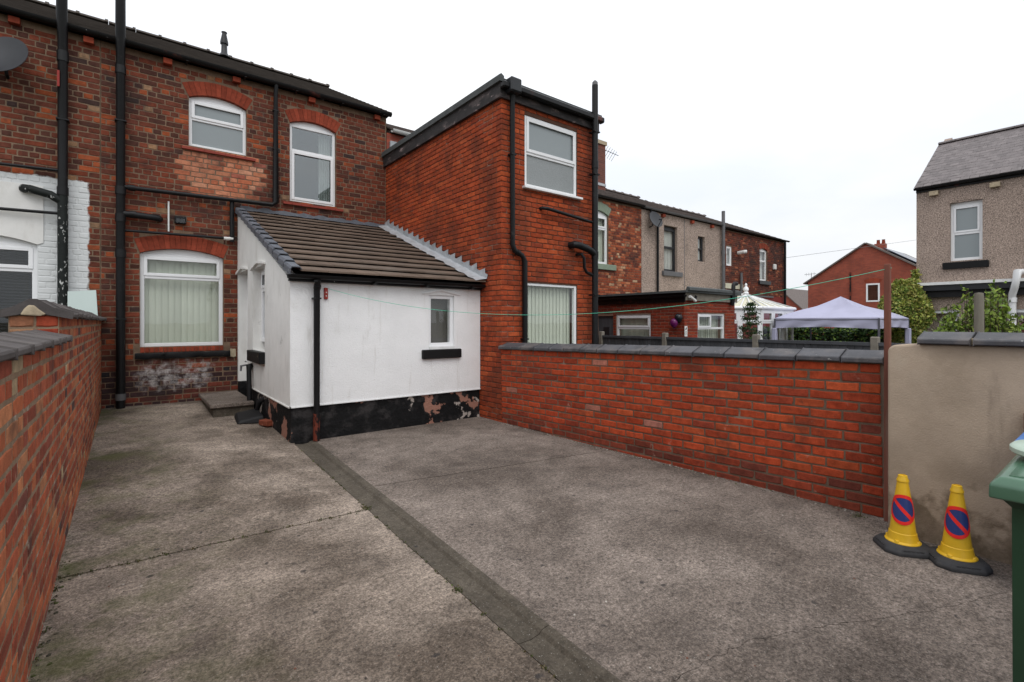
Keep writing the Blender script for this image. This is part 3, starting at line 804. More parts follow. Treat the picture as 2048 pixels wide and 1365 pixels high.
def pal_house(a, b):
    if 0.66 < a < 1.95 and 3.55 < b < 4.36 and abs(a - 1.3) < 0.68 - 0.14 * ((b * 13) % 1): return PAL_PATCH
    if b < 0.72: return PAL_LOW
sill_cut = [(0.07, 1.40, 0.86, 1.05)]
brickwork(hw, FH, -0.33, XR, GZ, 5.72, 'house_brick', PAL_HOUSE, course=0.0845, blen=0.232, gap=0.011, bond='garden', opens=ops + sill_cut, arches=(A1, A2, A3), hidden=hid_house, palf=pal_house, seed=11)
for ar in (A1, A2, A3): arch(hw, FH, ar, 17 if ar is A1 else 13, 'arch_brick')
# brick-on-edge course and broken stone sill under the ground floor window
n = 19
for k in range(n):
    a0 = 0.15 + k * 1.155 / n
    MB(FH).box(a0 + 0.003, a0 + 1.155 / n - 0.003, -0.006 + rnd.uniform(-.002, .002), 0.12, 0.965, 1.045).build('sill_brick', 'arch_brick', hw, bevel=0.003)
def rough_block(name, fr, a0, a1, c0, c1, b0, b1, mat, parent, amp=0.012, seed=0, nx=24):
    mb = MB(fr); vs = []; rr = random.Random(seed)
    prof = [(c1, b0), (c0 + 0.006, b0), (c0, b0 + 0.012), (c0, b1 - 0.012), (c0 + 0.006, b1), (c1, b1)]
    for k in range(nx + 1):
        a = a0 + (a1 - a0) * k / nx
        for q, (c, b) in enumerate(prof):
            j = 0 if q in (0, 5) else 1
            d = noise.noise((a * 7 + seed, c * 9, b * 13)) * amp * j
            e = noise.noise((a * 19 + seed, c * 9, b * 23 + 5)) * amp * j
            vs.append((a, c + d + abs(e), b + e))
    m = len(prof)
    fs = [(k * m + q, k * m + (q + 1) % m, (k + 1) * m + (q + 1) % m, (k + 1) * m + q) for k in range(nx) for q in range(m)]
    fs += [tuple(range(m)), tuple(range((nx + 1) * m - 1, nx * m - 1, -1))]
    return mb.add(vs, fs).build(name, mat, parent, smooth=40)
rough_block('stone_sill', FH, 0.085, 1.40, -0.055, 0.1, 0.865, 0.958, 'black_paint', house, 0.016, 3)
rough_block('stone_sill', FH, 1.405, 1.49, -0.03, 0.1, 0.85, 0.985, 'stone_broken', house, 0.03, 8, 8)
# upper sills: painted tiles
for a0, a1, b in ((0.70, 1.80, 4.405), (2.26, 3.37, 3.72)):
    m_ = 7
    for k in range(m_):
        s0 = a0 + (a1 - a0) * k / m_; s1 = a0 + (a1 - a0) * (k + 1) / m_
        MB(FH).add([(s0 + .002, -0.05, b - 0.075), (s1 - .002, -0.05, b - 0.075), (s1 - .002, -0.05, b - 0.035), (s0 + .002, -0.05, b - 0.035), (s0 + .002, 0.09, b - 0.075), (s1 - .002, 0.09, b - 0.075), (s1 - .002, 0.09, b), (s0 + .002, 0.09, b)],
                   [(0, 1, 2, 3), (3, 2, 6, 7), (1, 5, 6, 2), (4, 0, 3, 7), (4, 5, 1, 0), (5, 4, 7, 6)]).build('sill_tile', 'painted_sill', house)
# windows
w = window(house, FH, A1[0] - A1[1], A1[0] + A1[1], 1.052, A1[2], trans=2.185, rise=A1[3] - 0.003, inset=0.075, fw=0.058, sash=(0,), label='ground floor window with pale vertical blinds')
vertical_blind(w, FH, A1[0] - A1[1] + 0.04, A1[0] + A1[1] - 0.02, 1.08, A1[2] - 0.03, c=0.23)
room(w, FH, -0.25, 1.46, 0.4, 2.9, 0.245, 2.4)
w = window(house, FH, A2[0] - A2[1], A2[0] + A2[1], 4.412, A2[2], trans=4.885, rise=A2[3] - 0.003, inset=0.06, fw=0.05, sash=(0,), glass='frosted_glass', label='small upper window with frosted glass')
w = window(house, FH, A3[0] - A3[1], A3[0] + A3[1], 3.727, A3[2], trans=4.70, rise=A3[3] - 0.003, inset=0.06, fw=0.052, sash=(1,), glass='mirror_glass', label='tall upper window with a curtain at its right side')
room(w, FH, 1.9, 4.1, 3.3, 5.6, 0.245, 2.2)
for k in range(5):
    t = 2.99 + k * 0.045
    MB(FH).tube([(t, 0.24 + 0.02 * (k % 2), 3.75), (t + 0.01, 0.25, 4.4), (t, 0.24, 5.15)], 0.022, 8).build('curtain_fold', 'curtain', w)
# roof
RZ0, RZ1, RY1 = 5.80, 7.86, 13.75
def roofmesh(name, x0, x1, z0, z1, y0, y1, mat, parent, nc=17, th=0.03, back=True):
    mb = MB()
    sl = math.hypot(y1 - y0, z1 - z0); dy, dz = (y1 - y0) / sl, (z1 - z0) / sl
    for k in range(nc):
        t0, t1 = sl * k / nc, sl * (k + 1) / nc + 0.04
        vs = []
        for x in (x0, x1):
            for t, h in ((t0, 0.0), (t0, th), (t1, th * 0.2), (t1, -0.005)):
                vs.append((x, y0 + dy * t - dz * h, z0 + dz * t + dy * h))
        mb.add(vs, [(0, 1, 2, 3), (7, 6, 5, 4), (0, 4, 5, 1), (1, 5, 6, 2), (2, 6, 7, 3), (3, 7, 4, 0)])
    if back:
        mb.box(x0, x1, 0, 0, 0, 0) if False else None
        mb.add([(x0, y1, z1), (x1, y1, z1), (x1, 2 * y1 - y0, z0), (x0, 2 * y1 - y0, z0)], [(0, 1, 2, 3)])
        mb.add([(x0 + .02, y0 + .02, z0 - .03), (x0 + .02, y1, z1 - .05), (x0 + .02, 2 * y1 - y0, z0 - .03)], [(0, 1, 2)])
        mb.add([(x1 - .02, y0 + .02, z0 - .03), (x1 - .02, y1, z1 - .05), (x1 - .02, 2 * y1 - y0, z0 - .03)], [(0, 1, 2)])
    return mb.build(name, mat, parent)
def ridge(parent, x0, x1, y, z, mat, n, r=0.11, h=0.085):
    L = (x1 - x0) / n
    for k in range(n):
        mb = MB(); a = x0 + k * L
        pf = [(-r, 0), (-r * .75, h * .55), (0, h), (r * .75, h * .55), (r, 0), (0, -0.02)]
        mb.extrude(pf, (a + .004, y, z), (a + L - .05, y, z)); mb.extrude([(q * 1.12, s * 1.25 + 0.006) for q, s in pf], (a + L - .055, y, z), (a + L - .002, y, z))
        mb.build('ridge_tile', mat, parent)
rf = roofmesh('roof', -0.33, 4.34, RZ0, RZ1, YH - 0.16, RY1, 'dark_tile', house)
ridge(rf, -0.33, 4.34, RY1, RZ1 + 0.02, 'dark_tile', 10)
def gutter(parent, fr, a0, a1, b, c=-0.13, r=0.06, mat='gutter', name='gutter'):
    pf = [(r * math.cos(t), r * math.sin(t)) for t in [math.pi + math.pi * k / 8 for k in range(9)]] + [(r - .006, 0.0)] + [((r - .006) * math.cos(t), (r - .006) * math.sin(t)) for t in [2 * math.pi - math.pi * k / 8 for k in range(1, 8)]] + [(-r + .006, 0)]
    g_ = MB(fr).extrude(pf, (a0, c, b), (a1, c, b)).build(name, mat, parent, smooth=40)
    return g_
gt = gutter(house, FH, -0.33, 4.34, 5.80)
for k in range(6): MB(FH).box(-0.1 + k * 0.85, -0.07 + k * 0.85, -0.195, -0.02, 5.725, 5.735).build('gutter_bracket', 'gutter', gt)
for px, py in ((335, 118), (472, 157), (622, 200), (752, 238)):
    q = onY(px, py, YH)
    MB(FH).box(q.x - 0.06, q.x + 0.06, -0.09, 0.02, 5.64, 5.73).build('corbel_brick', 'arch_brick', house, bevel=0.004)
vent = MB().lathe([(0.14, 0), (0.07, 0.10), (0.062, 0.30), (0.088, 0.31), (0.088, 0.36), (0.05, 0.55), (0.05, 0.58), (0.062, 0.585), (0.062, 0.60), (0.0, 0.62)], (1.83, 13.62, 7.84), 16).build('roof_vent', 'dark_frame', rf, smooth=40)
# body of the house behind
MB().box(-0.30, 4.25, YH + 2.5, YH + 7.8, GZ, 5.7).build('rear_wall', 'house_mortar', house)
MB().box(4.04, 4.262, YH + 0.245, YH + 2.5, GZ, 5.7).build('party_wall', 'house_mortar', house)
# pipes on the wall
def pipe(parent, fr, pts, r, mat='black_pipe', name='pipe', seg=12, collars=(), clips=()):
    o = MB(fr).tube(pts, r, seg).build(name, mat, parent, smooth=50)
    for q0, q1, k in collars: MB(fr).tube([q0, q1], r * k, seg).build('collar', mat, o, smooth=50)
    for (a, c, b) in clips: MB(fr).box(a - r * 1.25, a + r * 1.25, c - r * 1.08, c + r * 1.6, b - 0.010, b + 0.010).build('clip', mat, o)
    return o
xs = -0.09
pipe(house, FH, [(xs, -0.11, 0.10), (xs, -0.11, 5.6), (xs, -0.24, 5.85), (xs, -0.24, 8.6)], 0.058, name='soil_pipe',
     collars=[((xs, -0.11, z), (xs, -0.11, z + 0.12), 1.18) for z in (3.0, 3.42, 2.45, 5.28)] + [((xs, -0.11, 0.24), (xs, -0.11, 0.36), 1.15)],
     clips=[(xs, -0.11, z) for z in (1.5, 4.55)])
MB(FH).tube([(xs, -0.11, 0.25), (xs, -0.11, 0.35)], 0.069, 14).build('metal_band', 'grey_pipe', house, smooth=50)
z1, z2 = 3.545, 3.60
pipe(house, FH, [(xs, -0.11, z1), (0.05, -0.10, z1), (2.06, -0.09, z2 - .02), (2.12, -0.09, z2 + .03), (2.12, -0.09, 5.60), (2.12, -0.13, 5.72), (2.12, -0.13, 5.80)], 0.036, name='rainwater_pipe',
     collars=[((0.0, -.105, z1), (0.09, -.10, z1), 1.35), ((2.12, -.09, 4.35), (2.12, -.09, 4.42), 1.25)], clips=[(2.12, -.09, z) for z in (3.75, 4.6, 5.3)])
pipe(house, FH, [(xs, -0.11, 3.13), (0.28, -0.11, 3.12), (0.37, -0.09, 3.12), (0.40, -0.02, 3.12), (0.40, 0.02, 3.12)], 0.050, name='waste_pipe', collars=[((0.02, -.11, 3.13), (0.10, -.11, 3.13), 1.15)])
pipe(house, FH, [(xs, -0.08, 2.875), (1.28, -0.07, 2.90), (1.46, -0.07, 2.90)], 0.021, name='waste_pipe')
MB(FH).tube([(1.30, -0.07, 2.895), (1.44, -0.07, 2.90)], 0.029, 10).build('pipe_joint', 'white_plastic', house, smooth=50)
pipe(house, FH, [(1.425, -0.06, 3.56), (1.425, -0.06, 2.85)], 0.035, name='waste_pipe')
pipe(house, FH, [(0.522, -0.03, 2.93), (0.522, -0.03, 3.42)], 0.013, mat='white_plastic', name='cable_conduit')
lm = MB(FH).box(0.60, 0.76, -0.09, 0.0, 3.07, 3.19).build('outside_light', 'dark_plastic', house, bevel=0.012)
MB(FH).box(0.62, 0.74, -0.096, -0.088, 3.085, 3.15).build('light_glass', 'glass', lm)

# ================================================================== LEFT NEIGHBOUR
nb = thing('terraced_house', 'brick house at the left edge with its lower wall painted white', 'house', (-2.6, YH + 2, GZ))
AN = (-1.605, 0.575, 2.57, 0.105, 0.225)
opn = [(AN[0] - AN[1], AN[0] + AN[1], 1.05, AN[2] + AN[3])]
nw = wall_core('wall', FH, -5.0, -0.334, GZ, 5.76, opn, 0.24, 'neighbour_mortar', nb, front=0.004)
brickwork(nw, FH, -5.0, -0.334, GZ, 5.72, 'neighbour_brick', PAL_HOUSE, course=0.0845, blen=0.232, gap=0.011, bond='garden', opens=opn, arches=(AN,),
          hidden=lambda p: p.z < 1.5 or p.x < -1.45, seed=12)
_Ra = (AN[1] ** 2 + AN[3] ** 2) / (2 * AN[3]); _zc = AN[2] + AN[3] - _Ra; _al = math.asin(AN[1] / _Ra)
_pts = [(AN[0] + math.sin(-_al + 2 * _al * k / 16) * _Ra, _zc + math.cos(-_al + 2 * _al * k / 16) * _Ra) for k in range(17)]
MB(FH).prism([(-2.23, 2.60)] + _pts[::1] + [(-0.965, 2.60), (-0.965, 3.42), (-2.23, 3.42)], -0.014, 0.06).build('render_panel', 'white_side', nb)
w = window(nb, FH, AN[0] - AN[1], AN[0] + AN[1], 1.052, AN[2], trans=2.20, rise=AN[3] - 0.003, inset=0.05, fw=0.06, sash=(0,), label='white window with black horizontal blinds')
for k in range(34): MB(FH).add([(-2.1, 0.135, 1.1 + k * .043), (-1.06, 0.135, 1.1 + k * .043), (-1.06, 0.170, 1.112 + k * .043), (-2.1, 0.170, 1.112 + k * .043), (-2.1, 0.135, 1.102 + k * .043), (-1.06, 0.135, 1.102 + k * .043), (-1.06, 0.170, 1.114 + k * .043), (-2.1, 0.170, 1.114 + k * .043)],
    [(3, 2, 1, 0), (4, 5, 6, 7), (0, 1, 5, 4), (1, 2, 6, 5), (2, 3, 7, 6), (3, 0, 4, 7)]).build('blind_slat', 'black_blind', w)
room(w, FH, -2.6, -0.6, 0.4, 2.9, 0.245, 2.2)
rf2 = roofmesh('roof', -5.0, -0.334, RZ0, RZ1, YH - 0.16, RY1, 'dark_tile', nb)
ridge(rf2, -5.0, -0.334, RY1, RZ1 + 0.02, 'dark_tile', 10)
gutter(nb, FH, -5.0, -0.334, 5.80)
for px, py in ((178, 75), (30, 35)):
    q = onY(px, py, YH); MB(FH).box(q.x - 0.06, q.x + 0.06, -0.09, 0.02, 5.64, 5.73).build('corbel_brick', 'arch_brick', nb, bevel=0.004)
MB().box(-5.0, -0.36, YH + 2.5, YH + 7.8, GZ, 5.7).build('rear_wall', 'house_mortar', nb)
xs = -0.75
pipe(nb, FH, [(xs, -0.11, -0.4), (xs, -0.11, 3.35)], 0.060, mat='flaky_pipe', name='soil_pipe')
up = pipe(nb, FH, [(xs, -0.11, 3.30), (xs, -0.11, 5.6), (xs, -0.24, 5.85), (xs, -0.24, 8.6)], 0.058, name='soil_pipe', collars=[((xs, -0.11, 5.25), (xs, -0.11, 5.40), 1.18), ((xs, -.11, 3.3), (xs, -.11, 3.42), 1.15)], clips=[(xs, -.11, 4.4)])
MB(FH).box(xs - 0.058, xs - 0.030, -0.175, -0.165, 4.86, 5.09).build('red_tape', 'red_plastic', nb)
pipe(nb, FH, [(xs, -0.11, 3.20), (-0.88, -0.11, 3.29), (-1.10, -0.11, 3.34), (-1.16, -0.05, 3.35), (-1.17, 0.02, 3.35)], 0.056, mat='flaky_pipe', name='waste_pipe')
pipe(nb, FH, [(xs, -0.10, 3.035), (-1.6, -0.07, 3.02)], 0.022, name='waste_pipe')
pipe(nb, FH, [(xs, -0.10, 3.66), (-1.6, -0.07, 3.64)], 0.022, name='waste_pipe')

# ================================================================== NEIGHBOUR WITH THE RED TWO-STOREY EXTENSION
PAL_RED = [(4, (0.34, 0.062, 0.021)), (3, (0.30, 0.053, 0.019)), (1.4, (0.37, 0.073, 0.024)), (0.6, (0.245, 0.043, 0.018))]
ra = thing('terraced_house', 'house with a bright red brick two-storey flat-roofed extension', 'house', (6.0, YE + 4, GZ))
FS = Frame((XR, 0, 0), (0, -1, 0)); FE = Frame((0, YE, 0))
sw = wall_core('side_wall', FS, -YH - 0.02, -YE - 0.012, GZ, 4.78, [], 0.24, 'red_mortar', ra)
lean_z = lambda y: 2.05 + (y - 6.13) * (3.42 - 2.05) / 3.65
brickwork(sw, FS, -YH, -YE, GZ, 4.78, 'red_brick', PAL_RED, course=0.0755, blen=0.226, gap=0.009, hidden=lambda p: (p.y > 6.2 and p.z < lean_z(p.y)) or p.z < 0, seed=21, jut=0.002)
XE2 = 6.25
r1 = (4.713, 5.825, 3.50, 4.585); r2 = (4.713, 5.825, 0.95, 2.05)
fw_ = wall_core('front_wall', FE, XR + 0.25, XE2, GZ, 4.78, [r1, r2], 0.24, 'red_mortar', ra)
MB(FE).box(XR + 0.009, XR + 0.25, 0.008, 0.24, GZ, 4.779).build('corner_pier', 'red_mortar', ra)
brickwork(fw_, FE, XR, XE2, GZ, 4.78, 'red_brick', PAL_RED, course=0.0755, blen=0.226, gap=0.009, opens=[r1, r2], hidden=lambda p: p.z < 1.05, seed=22, jut=0.002)
MB().box(XE2 - 0.24, XE2, YE + 0.25, YH, GZ, 4.779).build('far_wall', 'red_mortar', ra)
w = window(ra, FE, r1[0], r1[1], r1[2], r1[3], trans=4.02, inset=0.02, fw=0.05, sash=(0,), glass='patterned_glass', top_glass='frosted_glass', label='upper window with patterned glass')
MB(FE).box(r1[0] - 0.05, r1[1] + 0.07, -0.07, 0.05, r1[2] - 0.04, r1[2] - 0.002).build('window_sill', 'upvc', ra, bevel=0.006)
w = window(ra, FE, r2[0], r2[1], r2[2], r2[3], inset=0.02, fw=0.042, label='large lower window with cream vertical blinds')
vertical_blind(w, FE, r2[0] + 0.03, r2[1] - 0.02, r2[2], r2[3] - 0.03, c=0.14, pitch=0.075)
room(w, FE, 4.55, 6.0, 0.3, 2.4, 0.245, 2.4)
# flat roof, fascia, felt edge
rt = MB().box(XR - 0.09, XE2 + 0.09, YE - 0.08, YH - 0.01, 4.905, 4.955).build('flat_roof', 'felt', ra)
MB().box(XR - 0.055, XR - 0.012, YE - 0.05, YH - 0.012, 4.70, 4.903).build('fascia', 'fascia', ra)
MB().box(XR - 0.052, XE2 + 0.05, YE - 0.052, YE - 0.014, 4.69, 4.902).build('fascia', 'fascia', ra)
MB().extrude([(-0.03, 0), (0.05, 0), (0.05, 0.03), (0.0, 0.06), (-0.03, 0.04)], (XR - 0.06, YE - 0.08, 4.956), (XR - 0.06, YH - 0.01, 4.956)).build('roof_edge', 'felt', rt)
MB().box(XR - 0.07, XE2 + 0.08, YE - 0.16, YE - 0.054, 4.80, 4.895).build('front_gutter', 'gutter', ra, bevel=0.02)
hp = MB(FE).box(4.30, 4.50, -0.20, -0.03, 4.76, 4.97).build('hopper', 'dark_frame', ra, bevel=0.02)
pipe(ra, FE, [(4.42, -0.10, 4.82), (4.425, -0.06, 4.7), (4.43, -0.06, 2.58), (4.47, -0.06, 2.50), (4.61, -0.06, 2.44), (4.66, -0.06, 2.36), (4.665, -0.06, 0.0)], 0.036, name='rainwater_pipe',
     collars=[((4.505, -.06, 2.485), (4.555, -.06, 2.463), 1.25)], clips=[(4.43, -.06, 3.9), (4.665, -.06, 1.2)])
sp = pipe(ra, FE, [(6.11, -0.13, -0.3), (6.11, -0.13, 5.38)], 0.052, name='soil_pipe', collars=[((6.11, -.13, z), (6.11, -.13, z + .12), 1.15) for z in (2.5, 4.0)], clips=[(6.11, -.13, z) for z in (1.9, 3.9, 4.6)])
MB(FE).tube([(6.11, -0.13, 5.38), (6.11, -0.13, 5.43), (6.11, -0.13, 5.46)], [0.05, 0.046, 0.02], 12).build('vent_cage', 'grey_pipe', sp)
pipe(ra, FE, [(5.013, 0.03, 3.205), (5.02, -0.05, 3.205), (5.08, -0.09, 3.20), (6.09, -0.12, 3.10)], 0.024, name='waste_pipe')
pipe(ra, FE, [(5.66, 0.03, 2.70), (5.67, -0.10, 2.70), (5.74, -0.13, 2.69), (5.98, -0.13, 2.64), (6.11, -0.13, 2.57)], 0.055, name='waste_pipe')
pipe(ra, FE, [(5.80, -0.0, 2.56), (5.82, -0.10, 2.56), (5.87, -0.11, 2.50), (5.88, -0.11, 2.34), (5.93, -0.11, 2.27), (6.09, -0.12, 2.22)], 0.024, name='waste_pipe')
# main body of that house behind the extension
MB(FH).box(XR + 0.03, 8.6, 0.0, 0.24, GZ, 5.45).build('wall', 'far_brick', ra)
rfa = roofmesh('roof', 4.36, 8.6, 5.50, 7.28, YH - 0.10, 13.7, 'far_slate', ra)
gutter(ra, FH, 4.37, 8.6, 5.50, c=-0.12, mat='white_plastic')
MB(FH).box(4.36, 5.2, -0.05, -0.002, 5.05, 5.28).build('lead_apron', 'lead', ra)
# ================================================================== WHITE LEAN-TO
lt = thing('lean_to', 'white rendered lean-to with brown tiled roof and black painted base', 'lean-to', (2.9, 8.0, 0.0))
FL = Frame((0, YF, 0)); FW = Frame((XE, 0, 0), (0, -1, 0))
PZ = 0.435
w4 = (3.375, 3.795, 1.10, 1.84)
fwl = wall_core('front_wall', FL, XE + 0.004, XR - 0.012, PZ, 2.02, [w4], 0.20, 'white_render', lt, front=0.0)
# side wall: polygonal top, door recess and window recess
side_top = lambda y: 1.965 + (y - YF) * (3.36 - 1.965) / (YH - YF)
dr = (8.87, 9.72, 0.30, 2.30); wr = (7.62, 8.46, 1.03, 2.27)
def side_piece(y0, y1, z0, z1=None, c0=0.0, c1=0.20):
    pts = [(-y1, z0), (-y0, z0), (-y0, z1 if z1 is not None else side_top(y0)), (-y1, z1 if z1 is not None else side_top(y1))]
    return pts, c0, c1
mb = MB(FW)
ys = [YF + 0.202, wr[0], wr[1], dr[0], dr[1], YH - 0.005]
for k, (y0, y1) in enumerate(zip(ys[:-1], ys[1:])):
    if k == 1:
        p, c0, c1 = side_piece(y0, y1, PZ, wr[2]); mb.prism(p, c0, c1)
        p, c0, c1 = side_piece(y0, y1, wr[3]); mb.prism(p, c0, c1)
    elif k == 3:
        p, c0, c1 = side_piece(y0, y1, dr[3]); mb.prism(p, c0, c1)
    else:
        p, c0, c1 = side_piece(y0, y1, PZ if k != 4 else 0.42); mb.prism(p, c0, c1)
mb.prism([(-YF - 0.202, PZ), (-YF - 0.0, PZ), (-YF - 0.0, side_top(YF)), (-YF - 0.202, side_top(YF + .202))], 0.0, 0.003)
mb.build('side_wall', 'white_side', lt)
# plinth, set back a little under the render bead
MB(FL).box(XE + 0.02, XR - 0.014, 0.018, 0.20, -0.3, PZ - 0.002).build('plinth', 'plinth', lt)
MB(FW).box(-dr[0], -YF - 0.02, 0.018, 0.20, -0.3, PZ - 0.002).build('plinth', 'plinth', lt)
MB(FW).box(-YH + 0.004, -dr[1], 0.004, 0.20, -0.3, 0.418).build('plinth', 'plinth', lt)
MB(FL).box(XE - 0.008, XR - 0.014, -0.012, 0.012, PZ - 0.012, PZ + 0.003).build('render_bead', 'white_render', lt)
MB(FW).box(-dr[0], -YF + 0.012, -0.012, 0.010, PZ - 0.012, PZ + 0.003).build('render_bead', 'white_side', lt)
# arched heads over the recesses
for (y0, y1, z) in ((dr[0] - 0.02, dr[1] + 0.06, dr[3]), (wr[0] - 0.06, wr[1] + 0.05, wr[3])):
    pts = [(-y1, z - 0.02), (-(y0 + y1) / 2, z + 0.05), (-y0, z - 0.0), (-y0, z + 0.03), (-(y0 + y1) / 2, z + 0.085), (-y1, z + 0.02)]
    MB(FW).prism(pts, -0.035, 0.01).build('drip_head', 'white_side', lt)
# door and side window
dd = MB(FW).box(-dr[1], -dr[0], 0.14, 0.19, 0.30, dr[3]).build('door', 'upvc', lt)
MB(FW).box(-dr[1] + 0.10, -dr[0] - 0.10, 0.135, 0.139, 1.2, 2.12).build('door_pane', 'frosted_glass', dd)
MB(FW).tube([(-dr[0] - 0.06, 0.11, 1.25), (-dr[0] - 0.18, 0.11, 1.25)], 0.011, 8).build('door_handle', 'grey_pipe', dd)
window(lt, FW, -wr[1], -wr[0], wr[2] + 0.12, wr[3], trans=1.95, inset=0.12, fw=0.06, sash=(0,))
MB(FW).box(-wr[1] - 0.05, -wr[0] + 0.03, -0.075, 0.12, 0.86, 1.025).build('window_sill', 'black_paint', lt, bevel=0.008)
room(lt, FW, -9.3, -6.46, 0.44, 1.95, 0.21, 2.6, 'room_wall')
# front window, hood and sill
window(lt, FL, *w4, inset=0.03, fw=0.052, label='small narrow window of the lean-to')
MB(FL).prism([(3.275, 1.845), (3.55, 1.905), (3.885, 1.85), (3.885, 1.862), (3.55, 1.925), (3.275, 1.857)], -0.03, 0.02).build('window_hood', 'white_render', lt)
MB(FL).box(3.262, 3.895, -0.055, 0.08, 0.93, 1.06).build('window_sill', 'black_paint', lt, bevel=0.010)
MB(FL).box(3.38, 3.79, -0.02, 0.08, 1.062, 1.098).build('window_board', 'upvc_grimy', lt)
# roof: courses of flat interlocking tiles, each its own piece
y0r, z0r, y1r, z1r = 6.10, 2.035, 9.77, 3.415
slr = math.hypot(y1r - y0r, z1r - z0r); ud = Vector((0, (y1r - y0r) / slr, (z1r - z0r) / slr)); nd = Vector((0, -ud.z, ud.y))
NR = 13; ex = slr / NR; tw = 0.325; pit = math.atan2(ud.z, ud.y)
rb = MB().add([(1.56, y0r + .03, z0r - .03), (XR - .02, y0r + .03, z0r - .03), (XR - .02, y1r, z1r - .03), (1.56, y1r, z1r - .03)] + [(1.56, y0r + .03, z0r - .06), (XR - .02, y0r + .03, z0r - .06), (XR - .02, y1r, z1r - .06), (1.56, y1r, z1r - .06)],
     [(0, 1, 2, 3), (7, 6, 5, 4), (0, 4, 5, 1), (1, 5, 6, 2), (2, 6, 7, 3), (3, 7, 4, 0)]).build('roof', 'dark_frame', lt)
tile_me = {}
def tile_mesh(L, W, th, var):
    k = (round(W, 3), var)
    if k not in tile_me:
        rr = random.Random(var * 31 + int(W * 1000)); j = lambda a: rr.uniform(-a, a)
        bm = bmesh.new(); x, y = W / 2, L
        vs = [bm.verts.new(q) for q in ((-x, 0 + j(.003), 0), (x, j(.003), 0), (x, y, 0), (-x, y, 0), (-x + .002, .004 + j(.003), th), (x - .002, .004 + j(.003), th), (x - .002, y, th), (-x + .002, y, th))]
        for f in ((3, 2, 1, 0), (4, 5, 6, 7), (0, 1, 5, 4), (1, 2, 6, 5), (2, 3, 7, 6), (3, 0, 4, 7)): bm.faces.new([vs[q] for q in f])
        me = bpy.data.meshes.new('roof_tile'); bm.to_mesh(me); bm.free(); me.materials.append(MATS['roof_tile']); tile_me[k] = me
    return tile_me[k]
tilt = math.atan2(0.040, ex)
for r in range(NR):
    x = 1.60 - (tw / 2 if r % 2 else 0); base = Vector((0, y0r, z0r)) + ud * (ex * r)
    while x < XR - 0.03:
        a, b = max(x, 1.60), min(x + tw, XR - 0.015); x += tw
        if b - a < 0.04: continue
        mt = (Matrix.Rotation(pit - tilt, 3, 'X') @ Matrix.Rotation(rnd.uniform(-.004, .004), 3, 'Y')).to_4x4()
        mt.translation = Vector(((a + b) / 2, base.y, base.z)) + nd * (0.022 + rnd.uniform(-.002, .002))
        link_mesh('roof_tile', tile_mesh(ex * 1.12, b - a - 0.002, 0.020, rnd.randrange(3)), rb, mt)
# verge caps
for r in range(NR):
    p0 = Vector((1.545, y0r - 0.02, z0r)) + ud * (ex * r) + nd * 0.042; p1 = p0 + ud * (ex * 1.10) - nd * 0.028
    pf = [(-0.068, -0.07), (-0.068, 0.0), (-0.05, 0.028), (0.045, 0.028), (0.068, -0.005), (0.066, -0.014), (0.04, 0.018), (-0.045, 0.018), (-0.058, -0.004), (-0.058, -0.07)]
    MB().extrude(pf, p0, p1).build('verge_cap', 'dark_lead', rb, smooth=30)
# lead: stepped flashing against the red wall, soaker strip, top flashing
lf = MB()
seg = 40; vs = []
for k in range(seg + 1):
    t = slr * k / seg; q = Vector((0, y0r, z0r)) + ud * t
    wob = 0.025 * math.sin(k * 1.9) + 0.012 * math.sin(k * 4.7)
    for xx, h in ((XR - 0.20 + wob, 0.040), (XR - 0.10, 0.062), (XR - 0.012, 0.075), (XR - 0.010, 0.14)):
        vs.append((xx, q.y + nd.y * h, q.z + nd.z * h + 0.006 * math.sin(k * 2.3)))
lf.add(vs, [(k * 4 + q, k * 4 + q + 1, k * 4 + 5 + q, k * 4 + 4 + q) for k in range(seg) for q in range(3)])
fl = lf.build('lead_soaker', 'lead', rb, smooth=60)
for k in range(17):
    ya = y0r + 0.02 + k * (y1r - y0r) / 17; yb = ya + (y1r - y0r) / 17 + 0.015
    s = lambda y: z0r + (y - y0r) * ud.z / ud.y
    pts = [(-yb, s(yb) + 0.06), (-ya, s(ya) + 0.06), (-ya + rnd.uniform(-.005, .005), s(yb) + 0.148 + rnd.uniform(-.012, .012)), (-yb, s(yb) + 0.105)]
    MB(FS).prism(pts, -0.016 - 0.004 * (k % 2) - 0.001, -0.012 + 0.001 - 0.004 * (k % 2)).build('step_flashing', 'lead', rb)
tf = MB(FH); vs = []
for k in range(31):
    a = 1.56 + (XR - 1.58) * k / 30; wv = 0.02 * math.sin(k * 1.7) + .01 * math.sin(k * 3.9)
    vs += [(a, -0.008, 3.505 + wv * .8), (a, -0.014, 3.452), (a, -0.12 + wv, 3.415)]
tf.add(vs, [(k * 3 + q, k * 3 + q + 1, k * 3 + 4 + q, k * 3 + 3 + q) for k in range(30) for q in range(2)])
tf.build('top_flashing', 'dark_lead', rb, smooth=60)
# gutter, fascia and down pipe
MB(FL).box(1.50, XR - 0.014, -0.055, -0.002, 1.94, 2.025).build('fascia', 'gutter', lt)
gt = gutter(lt, FL, 1.47, XR - 0.02, 2.015, c=-0.115, r=0.050)
for k in range(4): MB(FL).box(1.75 + k * .75, 1.79 + k * .75, -0.175, -0.06, 1.935, 1.955).build('gutter_bracket', 'gutter', gt)
pipe(lt, FL, [(1.81, -0.12, 1.97), (1.81, -0.10, 1.90), (1.81, -0.075, 1.84), (1.81, -0.07, 0.33)], 0.036, name='rainwater_pipe', collars=[((1.81, -.105, 1.90), (1.81, -.08, 1.86), 1.2)], clips=[(1.81, -.07, 1.74)])
pipe(lt, FL, [(1.81, -0.068, 0.34), (1.81, -0.06, 0.01)], 0.040, mat='rust_pipe', name='rainwater_pipe')
